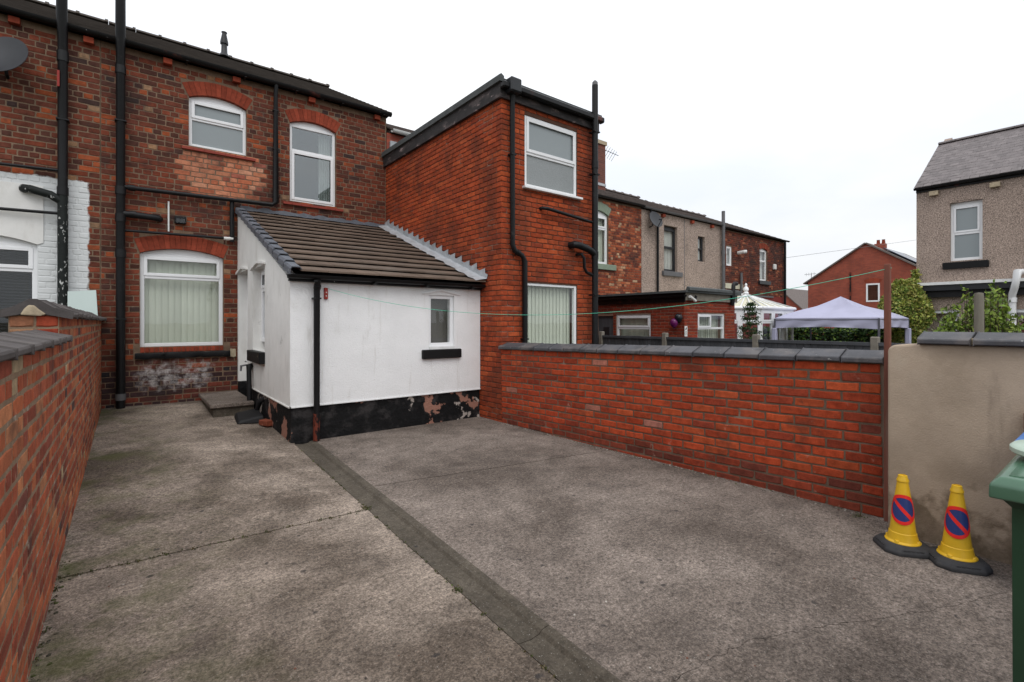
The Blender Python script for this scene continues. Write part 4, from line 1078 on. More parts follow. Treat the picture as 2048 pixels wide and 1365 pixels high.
# tap, lagged pipe, gully
tp = pipe(lt, FW, [(-8.50, 0.02, 0.79), (-8.50, -0.10, 0.79), (-8.52, -0.15, 0.78), (-8.52, -0.155, 0.70)], 0.013, mat='grey_pipe', name='tap')
MB(FW).tube([(-8.53, -0.09, 0.845), (-8.47, -0.09, 0.845)], 0.010, 8).build('tap_handle', 'grey_pipe', tp)
pipe(lt, FW, [(-8.44, -0.01, 0.79), (-8.44, -0.05, 0.78), (-8.42, -0.06, 0.70), (-8.36, -0.06, 0.14)], 0.034, mat='dark_plastic', name='lagged_pipe')
pipe(lt, FW, [(-7.75, 0.03, 0.36), (-7.78, -0.03, 0.32), (-7.95, -0.05, 0.12)], 0.030, mat='dark_plastic', name='waste_pipe')

# ================================================================== GARDEN WALLS
def coping_piece(parent, fr, a0, a1, prof, mat):
    """prof of (c, b)"""
    n = len(prof); mb = MB(fr)
    mb.add([(a, c, b) for a in (a0, a1) for c, b in prof], [(k, (k + 1) % n, n + (k + 1) % n, n + k) for k in range(n)] + [tuple(range(n)), tuple(range(2 * n - 1, n - 1, -1))])
    return mb.build('coping_stone', mat, parent, bevel=0.006)
# right wall
PAL_G = [(4, (0.36, 0.056, 0.020)), (3, (0.315, 0.047, 0.018)), (1.2, (0.39, 0.070, 0.024)), (0.5, (0.24, 0.040, 0.019)), (0.15, (0.36, 0.14, 0.10))]
PAL_GD = [(3, (0.20, 0.040, 0.021)), (1, (0.135, 0.034, 0.022)), (3, (0.26, 0.043, 0.019))]
rw = thing('garden_wall', 'low red brick garden wall with dark stone coping on the right', 'wall', (4.45, 3.4, 0.0))
P0, P1 = Vector((XR, YE - 0.004, 1.052)), Vector((4.405, 1.175, 1.14))
FR = Frame((XR, YE - 0.004, 0), (P1.x - P0.x, P1.y - P0.y, 0.085)); LR = (P1 - P0).length
wall_core('wall_core', FR, 0.02, LR, -0.25, 1.06, [], 0.22, 'garden_mortar', rw, front=0.005)
brickwork(rw, FR, 0.0, LR, 1.06 - 17 * 0.0765, 1.06, 'garden_brick', PAL_G, course=0.0765, blen=0.232, gap=0.0105, hidden=lambda p: p.z < -0.03, nmax=330, palf=lambda a, b: PAL_GD if b < 0.13 + 0.02 * a / LR or (a > LR - 0.2 and rnd.random() < .7) else None, seed=31, jut=0.004)
cj = [5.73, 5.22, 4.95, 4.67, 4.40, 4.13, 3.87, 3.57, 3.27, 2.97, 2.66, 2.35, 2.04, 1.74, 1.42, 1.145]
for k in range(len(cj) - 1):
    t0, t1 = (5.716 - cj[k]) / (5.716 - 1.175) * LR, (5.716 - cj[k + 1]) / (5.716 - 1.175) * LR
    j = rnd.uniform(-.005, .005); e = rnd.uniform(-.004, .004)
    coping_piece(rw, FR, max(t0, 0.0) + 0.005, t1 - 0.005, [(-0.045 + j, 1.062 + e), (-0.045 + j, 1.098 + e), (0.11, 1.155 + e), (0.265, 1.098 + e), (0.265, 1.062 + e)], 'coping')
MB(FR).box(0.01, LR, 0.0, 0.21, 1.058, 1.09).build('coping_bed', 'garden_mortar', rw)

# left wall
PAL_L = [(3, (0.31, 0.078, 0.038)), (2.4, (0.36, 0.105, 0.046)), (2.0, (0.23, 0.057, 0.033)), (0.8, (0.15, 0.047, 0.034)), (0.8, (0.40, 0.16, 0.075)), (0.12, (0.085, 0.05, 0.045)), (0.25, (0.34, 0.25, 0.15))]
lw = thing('garden_wall', 'weathered mixed brick garden wall along the left edge with stepped coping', 'wall', (XL - 0.1, 5.0, 0.0))
FLW = Frame((XL, 0, 0), (0, 1, 0))
YS = 3.97
wall_core('wall_core', FLW, -2.5, YS - 0.02, -0.25, 1.335, [], 0.215, 'old_wall_mortar', lw, front=0.0020)
wall_core('wall_core', FLW, YS - 0.018, YH - 0.002, -0.25, 1.49, [], 0.215, 'old_wall_mortar', lw, front=0.0020)
cL = 0.0775
brickwork(lw, FLW, -2.5, YS - 0.02, 1.335 - 20 * cL, 1.335, 'old_wall_brick', PAL_L, course=cL, blen=0.23, gap=0.012, bond='mixed', hidden=lambda p: p.z < -0.03, nmax=210, seed=41, jut=0.0008, tilt=0.001)
brickwork(lw, FLW, YS - 0.018, YH, 1.49 - 22 * cL, 1.49, 'old_wall_brick', PAL_L, course=cL, blen=0.23, gap=0.012, bond='mixed', hidden=lambda p: p.z < -0.03, nmax=90, seed=42, jut=0.0008, tilt=0.001)
# end of the taller length (faces the yard gate)
FLE = Frame((0, YS - 0.018, 0))
for (x0, x1, z0, z1, c) in ((-0.53, -0.428, 1.345, 1.412, (0.30, 0.16, 0.09)), (-0.418, -0.325, 1.345, 1.412, (0.26, 0.04, 0.02)), (-0.53, -0.43, 1.424, 1.486, (0.28, 0.12, 0.065)), (-0.42, -0.325, 1.424, 1.488, (0.30, 0.055, 0.027))):
    v, f = brick_verts(x1 - x0, z1 - z0, rnd, 0.05)
    me = bpy.data.meshes.new('brick'); me.from_pydata(v, [], f); me.materials.append(MATS['old_wall_brick_obj'])
    mt = Matrix.Translation(FLE.p((x0 + x1) / 2, -0.006, (z0 + z1) / 2)); link_mesh('brick', me, lw, mt, c)
MB(FLE).prism([(-0.485, 1.492), (-0.40, 1.486), (-0.375, 1.498), (-0.405, 1.525), (-0.425, 1.548), (-0.45, 1.55), (-0.47, 1.525)], -0.03, 0.05).build('mortar_lump', 'stone_broken', lw, bevel=0.008, seg=2)
y = -2.5
while y < YS - 0.03:
    L = 0.30 + rnd.uniform(-.02, .03); y1 = min(y + L, YS + 0.02); e = rnd.uniform(-.0015, .0015)
    coping_piece(lw, FLW, y + 0.003, y1 - 0.003, [(-0.05 + e, 1.340), (-0.05 + e, 1.366), (0.10, 1.402 + e), (0.27, 1.366), (0.27, 1.340)], 'coping_brown'); y = y1
y = YS - 0.045
while y < YH - 0.03:
    L = 0.42 + rnd.uniform(-.03, .03); y1 = min(y + L, YH - 0.004); e = rnd.uniform(-.006, .006)
    coping_piece(lw, FLW, y + 0.003, y1 - 0.003, [(-0.055, 1.478 + e), (-0.06, 1.505 + e), (0.03, 1.535 + e), (0.095, 1.582 + e), (0.125, 1.582 + e), (0.19, 1.535), (0.28, 1.500), (0.27, 1.478), (0.17, 1.50), (0.11, 1.545), (0.05, 1.50)], 'coping_brown'); y = y1

# rendered wall on the right, near
XRW = 4.16
bw = thing('rendered_wall', 'beige rendered wall with two dark coping stones behind the traffic cones', 'wall', (XRW + 0.15, 0.2, 0.0))
FB = Frame((XRW, 0, 0), (0, -1, 0))
mb = MB(FB); prof = []
for k in range(9):
    t = math.pi / 2 * k / 8; prof.append((-1.09 + 0.05 * (1 - math.cos(t)) , 1.245 + 0.05 * math.sin(t)))
pts = [(-1.09, -0.2)] + prof + [(-0.93, 1.305), (2.4, 1.305), (2.4, -0.2)]
mb.prism([(a, b) for a, b in pts], 0.0, 0.26).build('wall_body', 'beige_render', bw, bevel=0.018, seg=3, smooth=40)
for a0, a1 in ((-0.915, -0.655), (-0.643, -0.30), (-0.29, 0.10), (0.11, 0.5), (0.51, 0.9), (0.91, 1.3)):
    coping_piece(bw, FB, a0, a1, [(-0.05, 1.308), (-0.05, 1.340), (0.13, 1.388), (0.31, 1.340), (0.31, 1.308)], 'coping')
MB(FB).box(-0.653, -0.645, -0.03, 0.28, 1.31, 1.35).build('mortar_joint', 'stone_broken', bw)

# ================================================================== YARD OBJECTS
# concrete step by the door
st = thing('door_step', 'thick concrete step at the lean-to side door', 'step', (1.2, 8.9, 0.08))
MB().box(0.93, 1.50, 8.22, 9.72, 0.205, 0.262).build('tread', 'concrete_yard', st, bevel=0.008)
for y0_ in range(6):
    MB().box(0.97, 1.50, 8.26 + y0_ * 0.24, 8.26 + y0_ * 0.24 + 0.232, -0.02, 0.203).build('step_brick', 'concrete_channel', st, bevel=0.004)
# gully cover and loose brick
gc = thing('gully_cover', 'black plastic drain cover beside the lean-to base', 'drain cover', (1.34, 7.75, 0.06))
MB().add([(1.17, 7.62, 0.05), (1.50, 7.50, 0.05), (1.50, 7.98, 0.08), (1.20, 8.05, 0.08), (1.20, 7.64, 0.10), (1.49, 7.53, 0.15), (1.49, 7.96, 0.20), (1.22, 8.02, 0.15)],
         [(0, 1, 5, 4), (1, 2, 6, 5), (2, 3, 7, 6), (3, 0, 4, 7), (4, 5, 6, 7), (3, 2, 1, 0)]).build('lid', 'dark_plastic', gc, bevel=0.012)
MB().box(1.20, 1.48, 7.60, 7.99, 0.02, 0.055).build('surround', 'concrete_channel', gc)
v, f = brick_verts(0.20, 0.07, rnd, 0.10)
lb = MB(Frame((1.43, 7.30, 0.088), (0.3, -0.95, 0))).add(v + [], f + [(19, 18, 17, 16)], (0.20, 0.055, 0.03)).build('brick', 'garden_brick_attr', None)
tag(lb, 'loose red brick lying against the foot of the lean-to', 'brick')
# timber post and washing line
ps = MB().box(4.352, 4.386, 1.125, 1.163, -0.05, 1.875).build('line_post', 'old_timber', None, bevel=0.004)
tag(ps, 'thin weathered reddish timber post between brick wall and rendered wall', 'post')
bk = thing('line_bracket', 'small red bracket screwed high on the white lean-to', 'bracket', (1.935, YF, 1.72))
MB(FL).box(1.915, 1.957, -0.032, 0.0, 1.735, 1.878).build('plate', 'red_plastic', bk, bevel=0.005)
for b in (1.776, 1.82): MB(FL).tube([(1.936, -0.037, b), (1.936, -0.030, b)], 0.008, 12).build('screw', 'screw', bk)
pA, pB = Vector((1.95, YF - 0.035, 1.868)), Vector((4.372, 1.12, 1.845))
pts = []
for k in range(41):
    t = k / 40; q = pA.lerp(pB, t); q.z -= 4 * 0.335 * t * (1 - t); pts.append(q)
ln = MB().tube(pts, 0.0024, 6).build('washing_line', 'line_plastic', None, smooth=60)
tag(ln, 'green washing line sagging from the lean-to to the timber post', 'washing line')
# pale board behind left wall
bd = MB(Frame((-0.565, 9.62, 0), (1, -0.12, 0))).prism([(-0.13, 0.9), (0.245, 0.9), (0.19, 1.93), (-0.13, 1.90)], 0.0, 0.012).build('board', 'board_white', None)
tag(bd, 'pale white board leaning behind the left garden wall', 'board')
# satellite dishes
def dish(loc, rad, yaw, label, stand=0.22):
    d = thing('satellite_dish', label, 'satellite dish', loc, 'satellite dishes on the terrace')
    m = Matrix.Rotation(yaw, 3, 'Z') @ Matrix.Rotation(R(68), 3, 'X')
    mb = MB(); L = Vector(loc); c = L + Vector((0, -stand, 0))
    vs = []; rg = 6; sg = 28
    for side in (0, 0.008):
        for k in range(rg + 1):
            r = rad * k / rg
            for j in range(sg):
                t = 2 * math.pi * j / sg; vs.append(tuple(c + m @ Vector((r * math.cos(t), r * 1.1 * math.sin(t), 0.16 * r * r / rad + side))))
    S = (rg + 1) * sg
    fs = []
    for k in range(rg):
        for j in range(sg):
            q = (k * sg + j, k * sg + (j + 1) % sg, (k + 1) * sg + (j + 1) % sg, (k + 1) * sg + j)
            fs += [q, tuple(S + x for x in reversed(q))]
    fs += [(rg * sg + j, rg * sg + (j + 1) % sg, S + rg * sg + (j + 1) % sg, S + rg * sg + j) for j in range(sg)]
    mb.add(vs, fs).build('reflector', 'dish_grey', d, smooth=50)
    lnb = c + m @ Vector((0, -rad * 0.55, rad * 0.95))
    MB().tube([c + m @ Vector((0, -rad * 1.0, 0.04)), lnb], 0.012, 8).build('feed_arm', 'dark_plastic', d)
    MB().tube([lnb, lnb + m @ Vector((0, 0.06, -0.07))], 0.03, 10).build('feed_horn', 'dish_grey', d)
    MB().tube([c + m @ Vector((0, 0, -0.01)), L + Vector((0, -0.1, -0.18)), L + Vector((0, 0.01, -0.2))], 0.02, 8).build('bracket', 'dark_plastic', d)
    return d
dish((-1.33, YH, 5.08), 0.29, R(-25), 'dark grey satellite dish high on the left house wall')

# traffic cones
def cone(loc, rz, label):
    d = thing('traffic_cone', label, 'traffic cone', loc, 'no-waiting cones by the rendered wall')
    d.scale = (1, 1, 0.94)
    H0, H1, r0, r1 = 0.062, 0.500, 0.080, 0.024
    o = Vector(loc)
    rad = lambda h: r0 + (r1 - r0) * (h - H0) / (H1 - H0)
    hexp = []; B = 0.136
    for k in range(4):
        for s in (-1, 1):
            t = rz + k * math.pi / 2 + s * R(31); hexp.append((math.cos(t) * B * 1.16, math.sin(t) * B * 1.16))
    mb = MB(); n = 8; lv = [(1.0, 0.0), (1.0, 0.022), (0.90, 0.045), (0.74, 0.056)]
    mb.add([(o.x + x * k, o.y + y * k, o.z + z) for k, z in lv for x, y in hexp], [(q * n + j, q * n + (j + 1) % n, (q + 1) * n + (j + 1) % n, (q + 1) * n + j) for q in range(3) for j in range(n)] + [tuple(range(n - 1, -1, -1)), tuple(range(3 * n, 4 * n))])
    b = mb.build('base', 'cone_rubber', d, bevel=0.006, seg=2, smooth=40)
    for k in range(4):
        t = rz + k * math.pi / 2; f = Frame((o.x + math.cos(t) * 0.124, o.y + math.sin(t) * 0.124, o.z), (-math.sin(t), math.cos(t), 0))
        for q in range(5): MB(f).box(-0.055 + q * 0.023, -0.037 + q * 0.023, -0.006, 0.02, 0.030, 0.041).build('base_rib', 'cone_rubber', b)
    MB().lathe([(r0 + 0.014, 0.050), (r0 + 0.014, 0.060), (r0 + 0.002, 0.070), (rad(0.10), 0.10), (rad(0.118), 0.118), (rad(0.12) - 0.004, 0.122), (rad(0.30), 0.30), (rad(0.455), 0.455), (rad(0.46) + 0.004, 0.46), (rad(0.47) + 0.004, 0.472), (rad(0.48), 0.482), (r1, 0.500), (r1 - 0.006, 0.503), (r1 - 0.008, 0.48), (0.0, 0.475)], o, 40).build('body', 'cone_yellow', d, smooth=35)
    for k in range(4):
        t = rz + R(45) + k * math.pi / 2; q = o + Vector((math.cos(t) * r0, math.sin(t) * r0, 0.064)); MB().lathe([(0.014, -0.01), (0.014, 0.008), (0.010, 0.013), (0, 0.013)], q, 12).build('lug', 'cone_yellow', d, smooth=40)
    # the round sign, wrapped on the cone, facing the camera
    hc, rs = 0.280, 0.098; th0 = math.atan2(-o.y, -o.x)
    def wrap(x, y, off):
        h = hc + y; rr_ = rad(h) + off; t = th0 + x / rad(h); return (o.x + rr_ * math.cos(t), o.y + rr_ * math.sin(t), o.z + h)
    def disc(name, ra, rb, mat, off):
        mb = MB(); sg, rg = 48, 5; vs = []
        for side in (off, off - 0.0012):
            for k in range(rg + 1):
                r = ra + (rb - ra) * k / rg
                for j in range(sg):
                    t = 2 * math.pi * j / sg; vs.append(wrap(r * math.cos(t) * 0.80, r * math.sin(t), side))
        mb.add(vs, [(k * sg + j, k * sg + (j + 1) % sg, (k + 1) * sg + (j + 1) % sg, (k + 1) * sg + j) for k in range(rg) for j in range(sg)])
        mb.build(name, mat, d, smooth=60)
    disc('sign_face', 0.0, rs * 0.80, 'sign_blue', 0.0025); disc('sign_ring', rs * 0.78, rs, 'sign_red', 0.0036)
    mb = MB(); nn = 16; vs = []; ca, sa = math.cos(R(-45)), math.sin(R(-45))
    for k in range(nn + 1):
        s = (-1 + 2 * k / nn) * rs * 0.82
        for w_ in (-0.0115, 0.0, 0.0115): vs.append(wrap((-1) * (s * ca - w_ * sa) * -0.80, s * sa + w_ * ca, 0.0034))
    mb.add(vs, [(k * 3 + q, k * 3 + q + 1, k * 3 + 4 + q, k * 3 + 3 + q) for k in range(nn) for q in range(2)]).build('sign_bar', 'sign_red', d, smooth=60)
    return d
cone((3.915, 0.945, 0.0), R(38), 'yellow no-waiting cone nearer the brick wall')
cone((3.925, 0.685, 0.0), R(33), 'yellow no-waiting cone nearer the green bin')

# wheelie bin at the right edge
wb = thing('wheelie_bin', 'green wheelie bin cut off by the right edge', 'bin', (1.98, -0.05, 0.0))
def tapered(lv, cx, cy, bev, name, mat, parent, seg=3):
    mb = MB(); m = len(lv)
    vs = [(cx + sx * w, cy + sy * dd_, z) for (w, dd_, z) in lv for sx, sy in ((-1, -1), (1, -1), (1, 1), (-1, 1))]
    fs = [(k * 4 + j, k * 4 + (j + 1) % 4, (k + 1) * 4 + (j + 1) % 4, (k + 1) * 4 + j) for k in range(m - 1) for j in range(4)] + [(3, 2, 1, 0), tuple(range((m - 1) * 4, m * 4))]
    return mb.add(vs, fs).build(name, mat, parent, bevel=bev, seg=seg, smooth=40)
bx, by = 2.165, -0.053
tapered([(0.312, 0.264, 0.06), (0.322, 0.266, 0.96), (0.345, 0.285, 0.985), (0.345, 0.285, 0.99)], bx, by, 0.010, 'body', 'bin_green', wb)
ld = tapered([(0.365, 0.305, 0.985), (0.364, 0.304, 1.022), (0.345, 0.285, 1.042), (0.33, 0.27, 1.043), (0.25, 0.2, 1.052)], bx, by, 0.006, 'lid', 'bin_lid', wb)
for k in range(20): MB().box(bx - 0.325 + k * 0.012, bx - 0.319 + k * 0.012, by - 0.26, by + 0.27, 1.034, 1.0455).build('lid_rib', 'bin_lid', ld)
MB().tube([(bx + 0.37, by - 0.2, 1.0), (bx + 0.42, by - 0.2, 1.0), (bx + 0.42, by + 0.2, 1.0), (bx + 0.37, by + 0.2, 1.0)], 0.016, 10).build('handle', 'bin_green', wb)
for s in (-1, 1):
    wh = MB().tube([(bx + 0.27, by + s * 0.235, 0.10), (bx + 0.27, by + s * 0.285, 0.10)], 0.10, 24).build('wheel', 'dark_plastic', wb, smooth=40)
MB().tube([(bx + 0.27, by - 0.25, 0.10), (bx + 0.27, by + 0.25, 0.10)], 0.011, 8).build('axle', 'grey_pipe', wb)
cd = thing('food_caddy', 'pale green plastic tub with a rounded lid on top of the bin', 'tub', (2.13, 0.10, 1.05))
MB().lathe([(0.115, 0.0), (0.134, 0.018), (0.138, 0.020)], (2.13, 0.10, 1.048), 36).build('bowl', 'bin_lid', cd, smooth=40)
MB().lathe([(0.146, 0.014), (0.150, 0.018), (0.150, 0.030), (0.142, 0.038), (0.105, 0.044), (0.098, 0.038), (0.09, 0.042), (0.0, 0.044)], (2.13, 0.10, 1.048), 36).build('lid', 'pale_green', cd, smooth=40)
# things behind the bin against the rendered wall
cb = thing('recycling_box', 'blue plastic box just showing behind the green bin', 'box', (3.85, 0.1, 0.0))
tapered([(0.17, 0.27, 0.0), (0.20, 0.315, 0.80), (0.215, 0.33, 0.802), (0.215, 0.33, 0.825)], 3.90, 0.088, 0.01, 'shell', 'blue_plastic', cb)
for k in range(5): MB().box(3.695 - 0.012, 3.702, -0.145 + k * 0.12, -0.10 + k * 0.12, 0.55, 0.79).build('rib', 'blue_plastic', cb)
ob = MB().box(4.105, 4.150, -0.2, 0.425, 0.0, 0.925).build('timber_board', 'old_timber', None, bevel=0.004)
tag(ob, 'brown timber board standing against the rendered wall behind the bin', 'board')
# ================================================================== FAR TERRACE (beyond the red extension)
def unit(name_label, x0, x1, eave, ridge_z, wallmat, opens=(), arches=(), pal=None, seed=50, bmat=None, mort=None):
    t = thing('terraced_house', name_label, 'house', ((x0 + x1) / 2, YH + 2, GZ))
    if pal:
        wc = wall_core('wall', FH, x0, x1, GZ, eave, list(opens), 0.24, mort, t)
        brickwork(wc, FH, x0, x1, GZ, eave, bmat, pal, course=0.078, blen=0.232, gap=0.010, bond='garden', opens=opens, arches=arches, nmax=0, seed=seed, depth=0.03)
    else:
        wc = wall_core('wall', FH, x0, x1, GZ, eave, list(opens), 0.24, wallmat, t, front=0.0)
    rf = roofmesh('roof', x0, x1, eave + 0.05, ridge_z, YH - 0.10, 13.7, 'far_slate', t, nc=16)
    ridge(rf, x0, x1, 13.7, ridge_z + 0.02, 'far_slate', max(3, int((x1 - x0) / 0.5)))
    MB(FH).box(x0, x1, 2.4, 7.8, GZ, eave - 0.1).build('rear_wall', 'house_mortar', t)
    return t, wc, rf
PAL_B = [(3, (0.34, 0.09, 0.040)), (2, (0.25, 0.058, 0.028)), (2, (0.16, 0.042, 0.026)), (1, (0.42, 0.16, 0.08)), (0.5, (0.44, 0.28, 0.17))]
PAL_D = [(3, (0.13, 0.036, 0.024)), (2, (0.085, 0.028, 0.022)), (1.2, (0.20, 0.048, 0.027)), (0.5, (0.30, 0.10, 0.05))]
# house B
AB = (10.86, 0.44, 4.62, 0.12, 0.24); oB = (AB[0] - .44, AB[0] + .44, 3.17, 4.74)
tB, wB, rB = unit('orange brick house with a green painted window arch beyond the red extension', 8.61, 12.87, 5.10, 6.95, None, [oB], [AB], PAL_B, 51, 'house_brick', 'house_mortar')
arch(wB, FH, AB, 11, 'green_paint')
w = window(tB, FH, oB[0], oB[1], oB[2], AB[2], trans=4.22, rise=0.115, inset=0.06, fw=0.07, sash=(0,))
vertical_blind(w, FH, oB[0] + .05, oB[1] - .03, oB[2], 4.55, c=0.2, pitch=0.1)
room(w, FH, 10.0, 12.0, 2.8, 4.9, 0.245, 2)
MB(FH).box(oB[0] - 0.12, oB[1] + 0.30, -0.06, 0.06, 3.00, 3.165).build('window_sill', 'green_paint', tB, bevel=0.01)
gutter(tB, FH, 8.61, 12.87, 5.14, c=-0.11, r=0.055)
ch_ = MB().box(14.05, 15.15, 13.3, 14.1, 6.4, 8.55).build('chimney', 'dark_far_brick', tB)
MB().box(14.0, 15.20, 13.25, 14.15, 8.55, 8.70).build('chimney_cap', 'stone_broken', ch_)
MB().box(14.03, 15.17, 13.28, 14.12, 6.9, 7.0).build('chimney_flashing', 'lead', ch_)
ae = thing('tv_aerial', 'thin metal TV aerial beside the chimney of the far terrace', 'aerial', (15.3, 13.5, 7.8))
MB().tube([(15.3, 13.5, 7.3), (15.3, 13.5, 8.55)], 0.018, 6).build('mast', 'grey_pipe', ae)
MB().tube([(15.1, 13.5, 8.50), (15.95, 13.3, 8.32)], 0.012, 6).build('boom', 'grey_pipe', ae)
for k in range(6): MB().tube([(15.2 + k * .13, 13.3, 8.62 - k * .03), (15.2 + k * .13, 13.6, 8.30 - k * .03)], 0.008, 6).build('element', 'grey_pipe', ae)
# house C (pebbledash)
AC = (14.45, 0.385, 4.62, 0.09, 0.2); oC = (AC[0] - .385, AC[0] + .385, 3.17, 4.70); oC2 = (16.10, 16.56, 3.64, 4.55)
tC, wC, rC = unit('beige pebbledashed house in the far terrace with dark window frames', 12.875, 17.775, 5.06, 6.90, 'pebbledash', [oC, oC2])
w = window(tC, FH, oC[0], oC[1], oC[2], AC[2], trans=3.98, rise=0.08, inset=0.09, fw=0.075, mat='dark_frame')
for k in range(9): MB(FH).tube([(oC[0] + .05 + k * .085, .22 + .02 * (k % 2), 3.2), (oC[0] + .05 + k * .085, .23, 4.6)], 0.045, 6).build('curtain_fold', 'curtain', w)
w = window(tC, FH, oC2[0], oC2[1], oC2[2], oC2[3], trans=4.10, inset=0.09, fw=0.07, mat='dark_frame')
for k in range(5): MB(FH).tube([(oC2[0] + .05 + k * .09, .22, 3.66), (oC2[0] + .05 + k * .09, .23, 4.53)], 0.045, 6).build('curtain_fold', 'curtain', w)
room(tC, FH, 13.2, 17.4, 2.9, 4.9, 0.245, 2)
MB(FH).box(13.95, 15.05, -0.08, 0.05, 3.00, 3.16).build('window_sill', 'grey_pipe', tC, bevel=0.01)
gutter(tC, FH, 12.9, 17.77, 5.12, c=-0.11, r=0.055, mat='grey_pipe')
pipe(tC, FH, [(13.2, -.11, 5.08), (13.25, -.09, 4.95), (13.60, -.07, 4.72), (13.63, -.07, 4.6), (13.63, -.07, -.4)], 0.038, name='rainwater_pipe')
MB(FH).box(15.24, 15.262, -0.006, 0.0, GZ, 5.05).build('joint_strip', 'grey_pipe', tC)
dish((13.28, YH, 4.72), 0.26, R(-10), 'small grey satellite dish on the pebbledashed house')
pipe(tC, FH, [(17.62, -.12, 2.3), (17.62, -.12, 5.62)], 0.062, name='soil_pipe', mat='grey_pipe', collars=[((17.62, -.12, 4.0), (17.62, -.12, 4.15), 1.2)])
pipe(tC, FH, [(17.6, -.13, 2.42), (17.2, -.15, 2.45), (17.0, -.15, 2.46)], 0.06, name='waste_pipe')
for x in (13.9, 15.6, 16.9): MB(FH).box(x, x + .14, -.09, .0, 4.93, 5.03).build('corbel_brick', 'arch_brick', tC)
# house D (dark brick, painted lower wall)
AD = (21.08, 0.335, 4.48, 0.08, 0.22); oD = (AD[0] - .335, AD[0] + .335, 3.19, 4.55); oD2 = (18.07, 18.48, 3.63, 4.38)
tD, wD, rD = unit('dark brick house closing the far terrace with red painted lower wall', 17.78, 23.1, 5.0, 6.80, None, [oD, oD2], [AD], PAL_D, 53, 'house_brick', 'house_mortar')
arch(wD, FH, AD, 9, 'arch_brick')
w = window(tD, FH, oD[0], oD[1], oD[2], AD[2], trans=4.02, rise=.075, inset=.06, fw=.07)
MB(FH).box(oD[0] + .05, oD[1] - .05, .2, .21, 3.2, 4.5).build('net_curtain', 'curtain', w)
w = window(tD, FH, *oD2, inset=.03, fw=.08)
MB(FH).box(oD2[0], oD2[1], .15, .16, 3.64, 4.37).build('net_curtain', 'curtain', w)
MB(FH).box(20.6, 21.6, -.07, .05, 3.04, 3.185).build('window_sill', 'dark_frame', tD)
MB(FH).box(17.8, 23.09, -.012, -.005, GZ, 2.55).build('painted_band', 'red_masonry_paint', tD)
MB(FH).box(18.2, 21.9, -.04, -.014, 2.50, 2.56).build('band_course', 'grey_pipe', tD)
MB(FH).tube([(18.95, .0, 4.18), (18.95, -.25, 4.20), (19.0, -.32, 4.2)], .07, 10).build('boiler_flue', 'white_plastic', tD)
MB(FH).box(21.88, 22.08, -.09, 0, 3.72, 3.95).build('alarm_box', 'white_plastic', tD, bevel=.02)
pipe(tD, FH, [(22.85, -.1, 5.0), (22.85, -.1, -.4)], .05, name='rainwater_pipe')
gutter(tD, FH, 17.78, 23.2, 5.06, c=-0.11, r=.055)
pipe(tD, FH, [(19.05, -.08, 3.4), (19.05, -.08, 2.6)], .05, name='vent_pipe', mat='grey_pipe')
MB(FH).box(17.95, 19.3, -.03, -.006, 2.75, 2.95).build('lintel', 'cream', tD)

# ================================================================== KITCHEN EXTENSION (flat roof) in the next garden
XK, YK, XK2, ZK = 10.2, 6.55, 12.50, 1.98
ke = thing('kitchen_extension', 'single-storey red brick flat-roofed extension behind the grey fence', 'extension', (11.3, 8.0, GZ))
PAL_K = [(4, (0.24, 0.040, 0.020)), (3, (0.19, 0.034, 0.019)), (1.5, (0.29, 0.055, 0.024))]
mortar('kitchen_mortar', (0.24, 0.15, 0.11))
FKS = Frame((XK, 0, 0), (0, -1, 0)); FKF = Frame((0, YK, 0))
kw0, kw1 = onX(1232, 630, XK), onX(1301, 680, XK)
ko = (-kw0.y, -kw1.y, 0.75, kw0.z); kd0, kd1 = onX(1194, 632, XK), onX(1226, 632, XK)
kdoor = (-kd0.y, -kd1.y, GZ + .1, 1.62)
sw_ = wall_core('side_wall', FKS, -YH, -YK - .012, GZ, ZK, [ko, kdoor], .22, 'kitchen_mortar', ke)
brickwork(sw_, FKS, -YH, -YK, GZ + 0.005, ZK, 'red_brick', PAL_K, course=0.075, blen=0.226, gap=0.010, opens=[ko, kdoor], hidden=lambda p: p.z < 1.08, nmax=300, seed=61)
kf0, kf1 = onY(1396, 627, YK), onY(1450, 680, YK)
kfo = (kf0.x, kf1.x, 0.75, kf0.z)
fwk = wall_core('front_wall', FKF, XK + .25, XK2, GZ, ZK, [kfo], .22, 'kitchen_mortar', ke)
MB(FKF).box(XK + .009, XK + .25, .008, .22, GZ, ZK).build('corner_pier', 'kitchen_mortar', ke)
brickwork(fwk, FKF, XK, XK2, GZ + 0.005, ZK, 'red_brick', PAL_K, course=0.075, blen=0.226, gap=0.010, opens=[kfo], hidden=lambda p: p.z < 1.08, nmax=300, seed=62)
MB().box(XK2 - .22, XK2 - .001, YK + .23, YH, GZ, ZK).build('far_wall', 'kitchen_mortar', ke)
w = window(ke, FKS, *ko, trans=1.30, inset=.03, fw=.06, sash=(0,))
vertical_blind(w, FKS, ko[0], ko[1], .75, ko[3], c=.2, pitch=.085)
w = window(ke, FKF, *kfo, trans=1.30, vert=(kfo[0] + kfo[1]) / 2, inset=.03, fw=.05, sash=(0,))
vertical_blind(w, FKF, kfo[0], kfo[1], .75, kfo[3], c=.2, pitch=.085)
dk = MB(FKS).box(kdoor[0], kdoor[1], .06, .11, kdoor[2], kdoor[3]).build('door', 'fence_paint', ke)
MB(FKS).box(kdoor[0] + .18, kdoor[1] - .18, .055, .059, .9, 1.32).build('door_pane', 'dark_frame', dk)
MB(FKS).box(kdoor[0], kdoor[1], .10, 1.2, GZ, 1.65).build('lobby', 'room', ke)
room(ke, FKS, -YH + .1, -YK - .3, 0.2, 1.9, .9, 2.0)
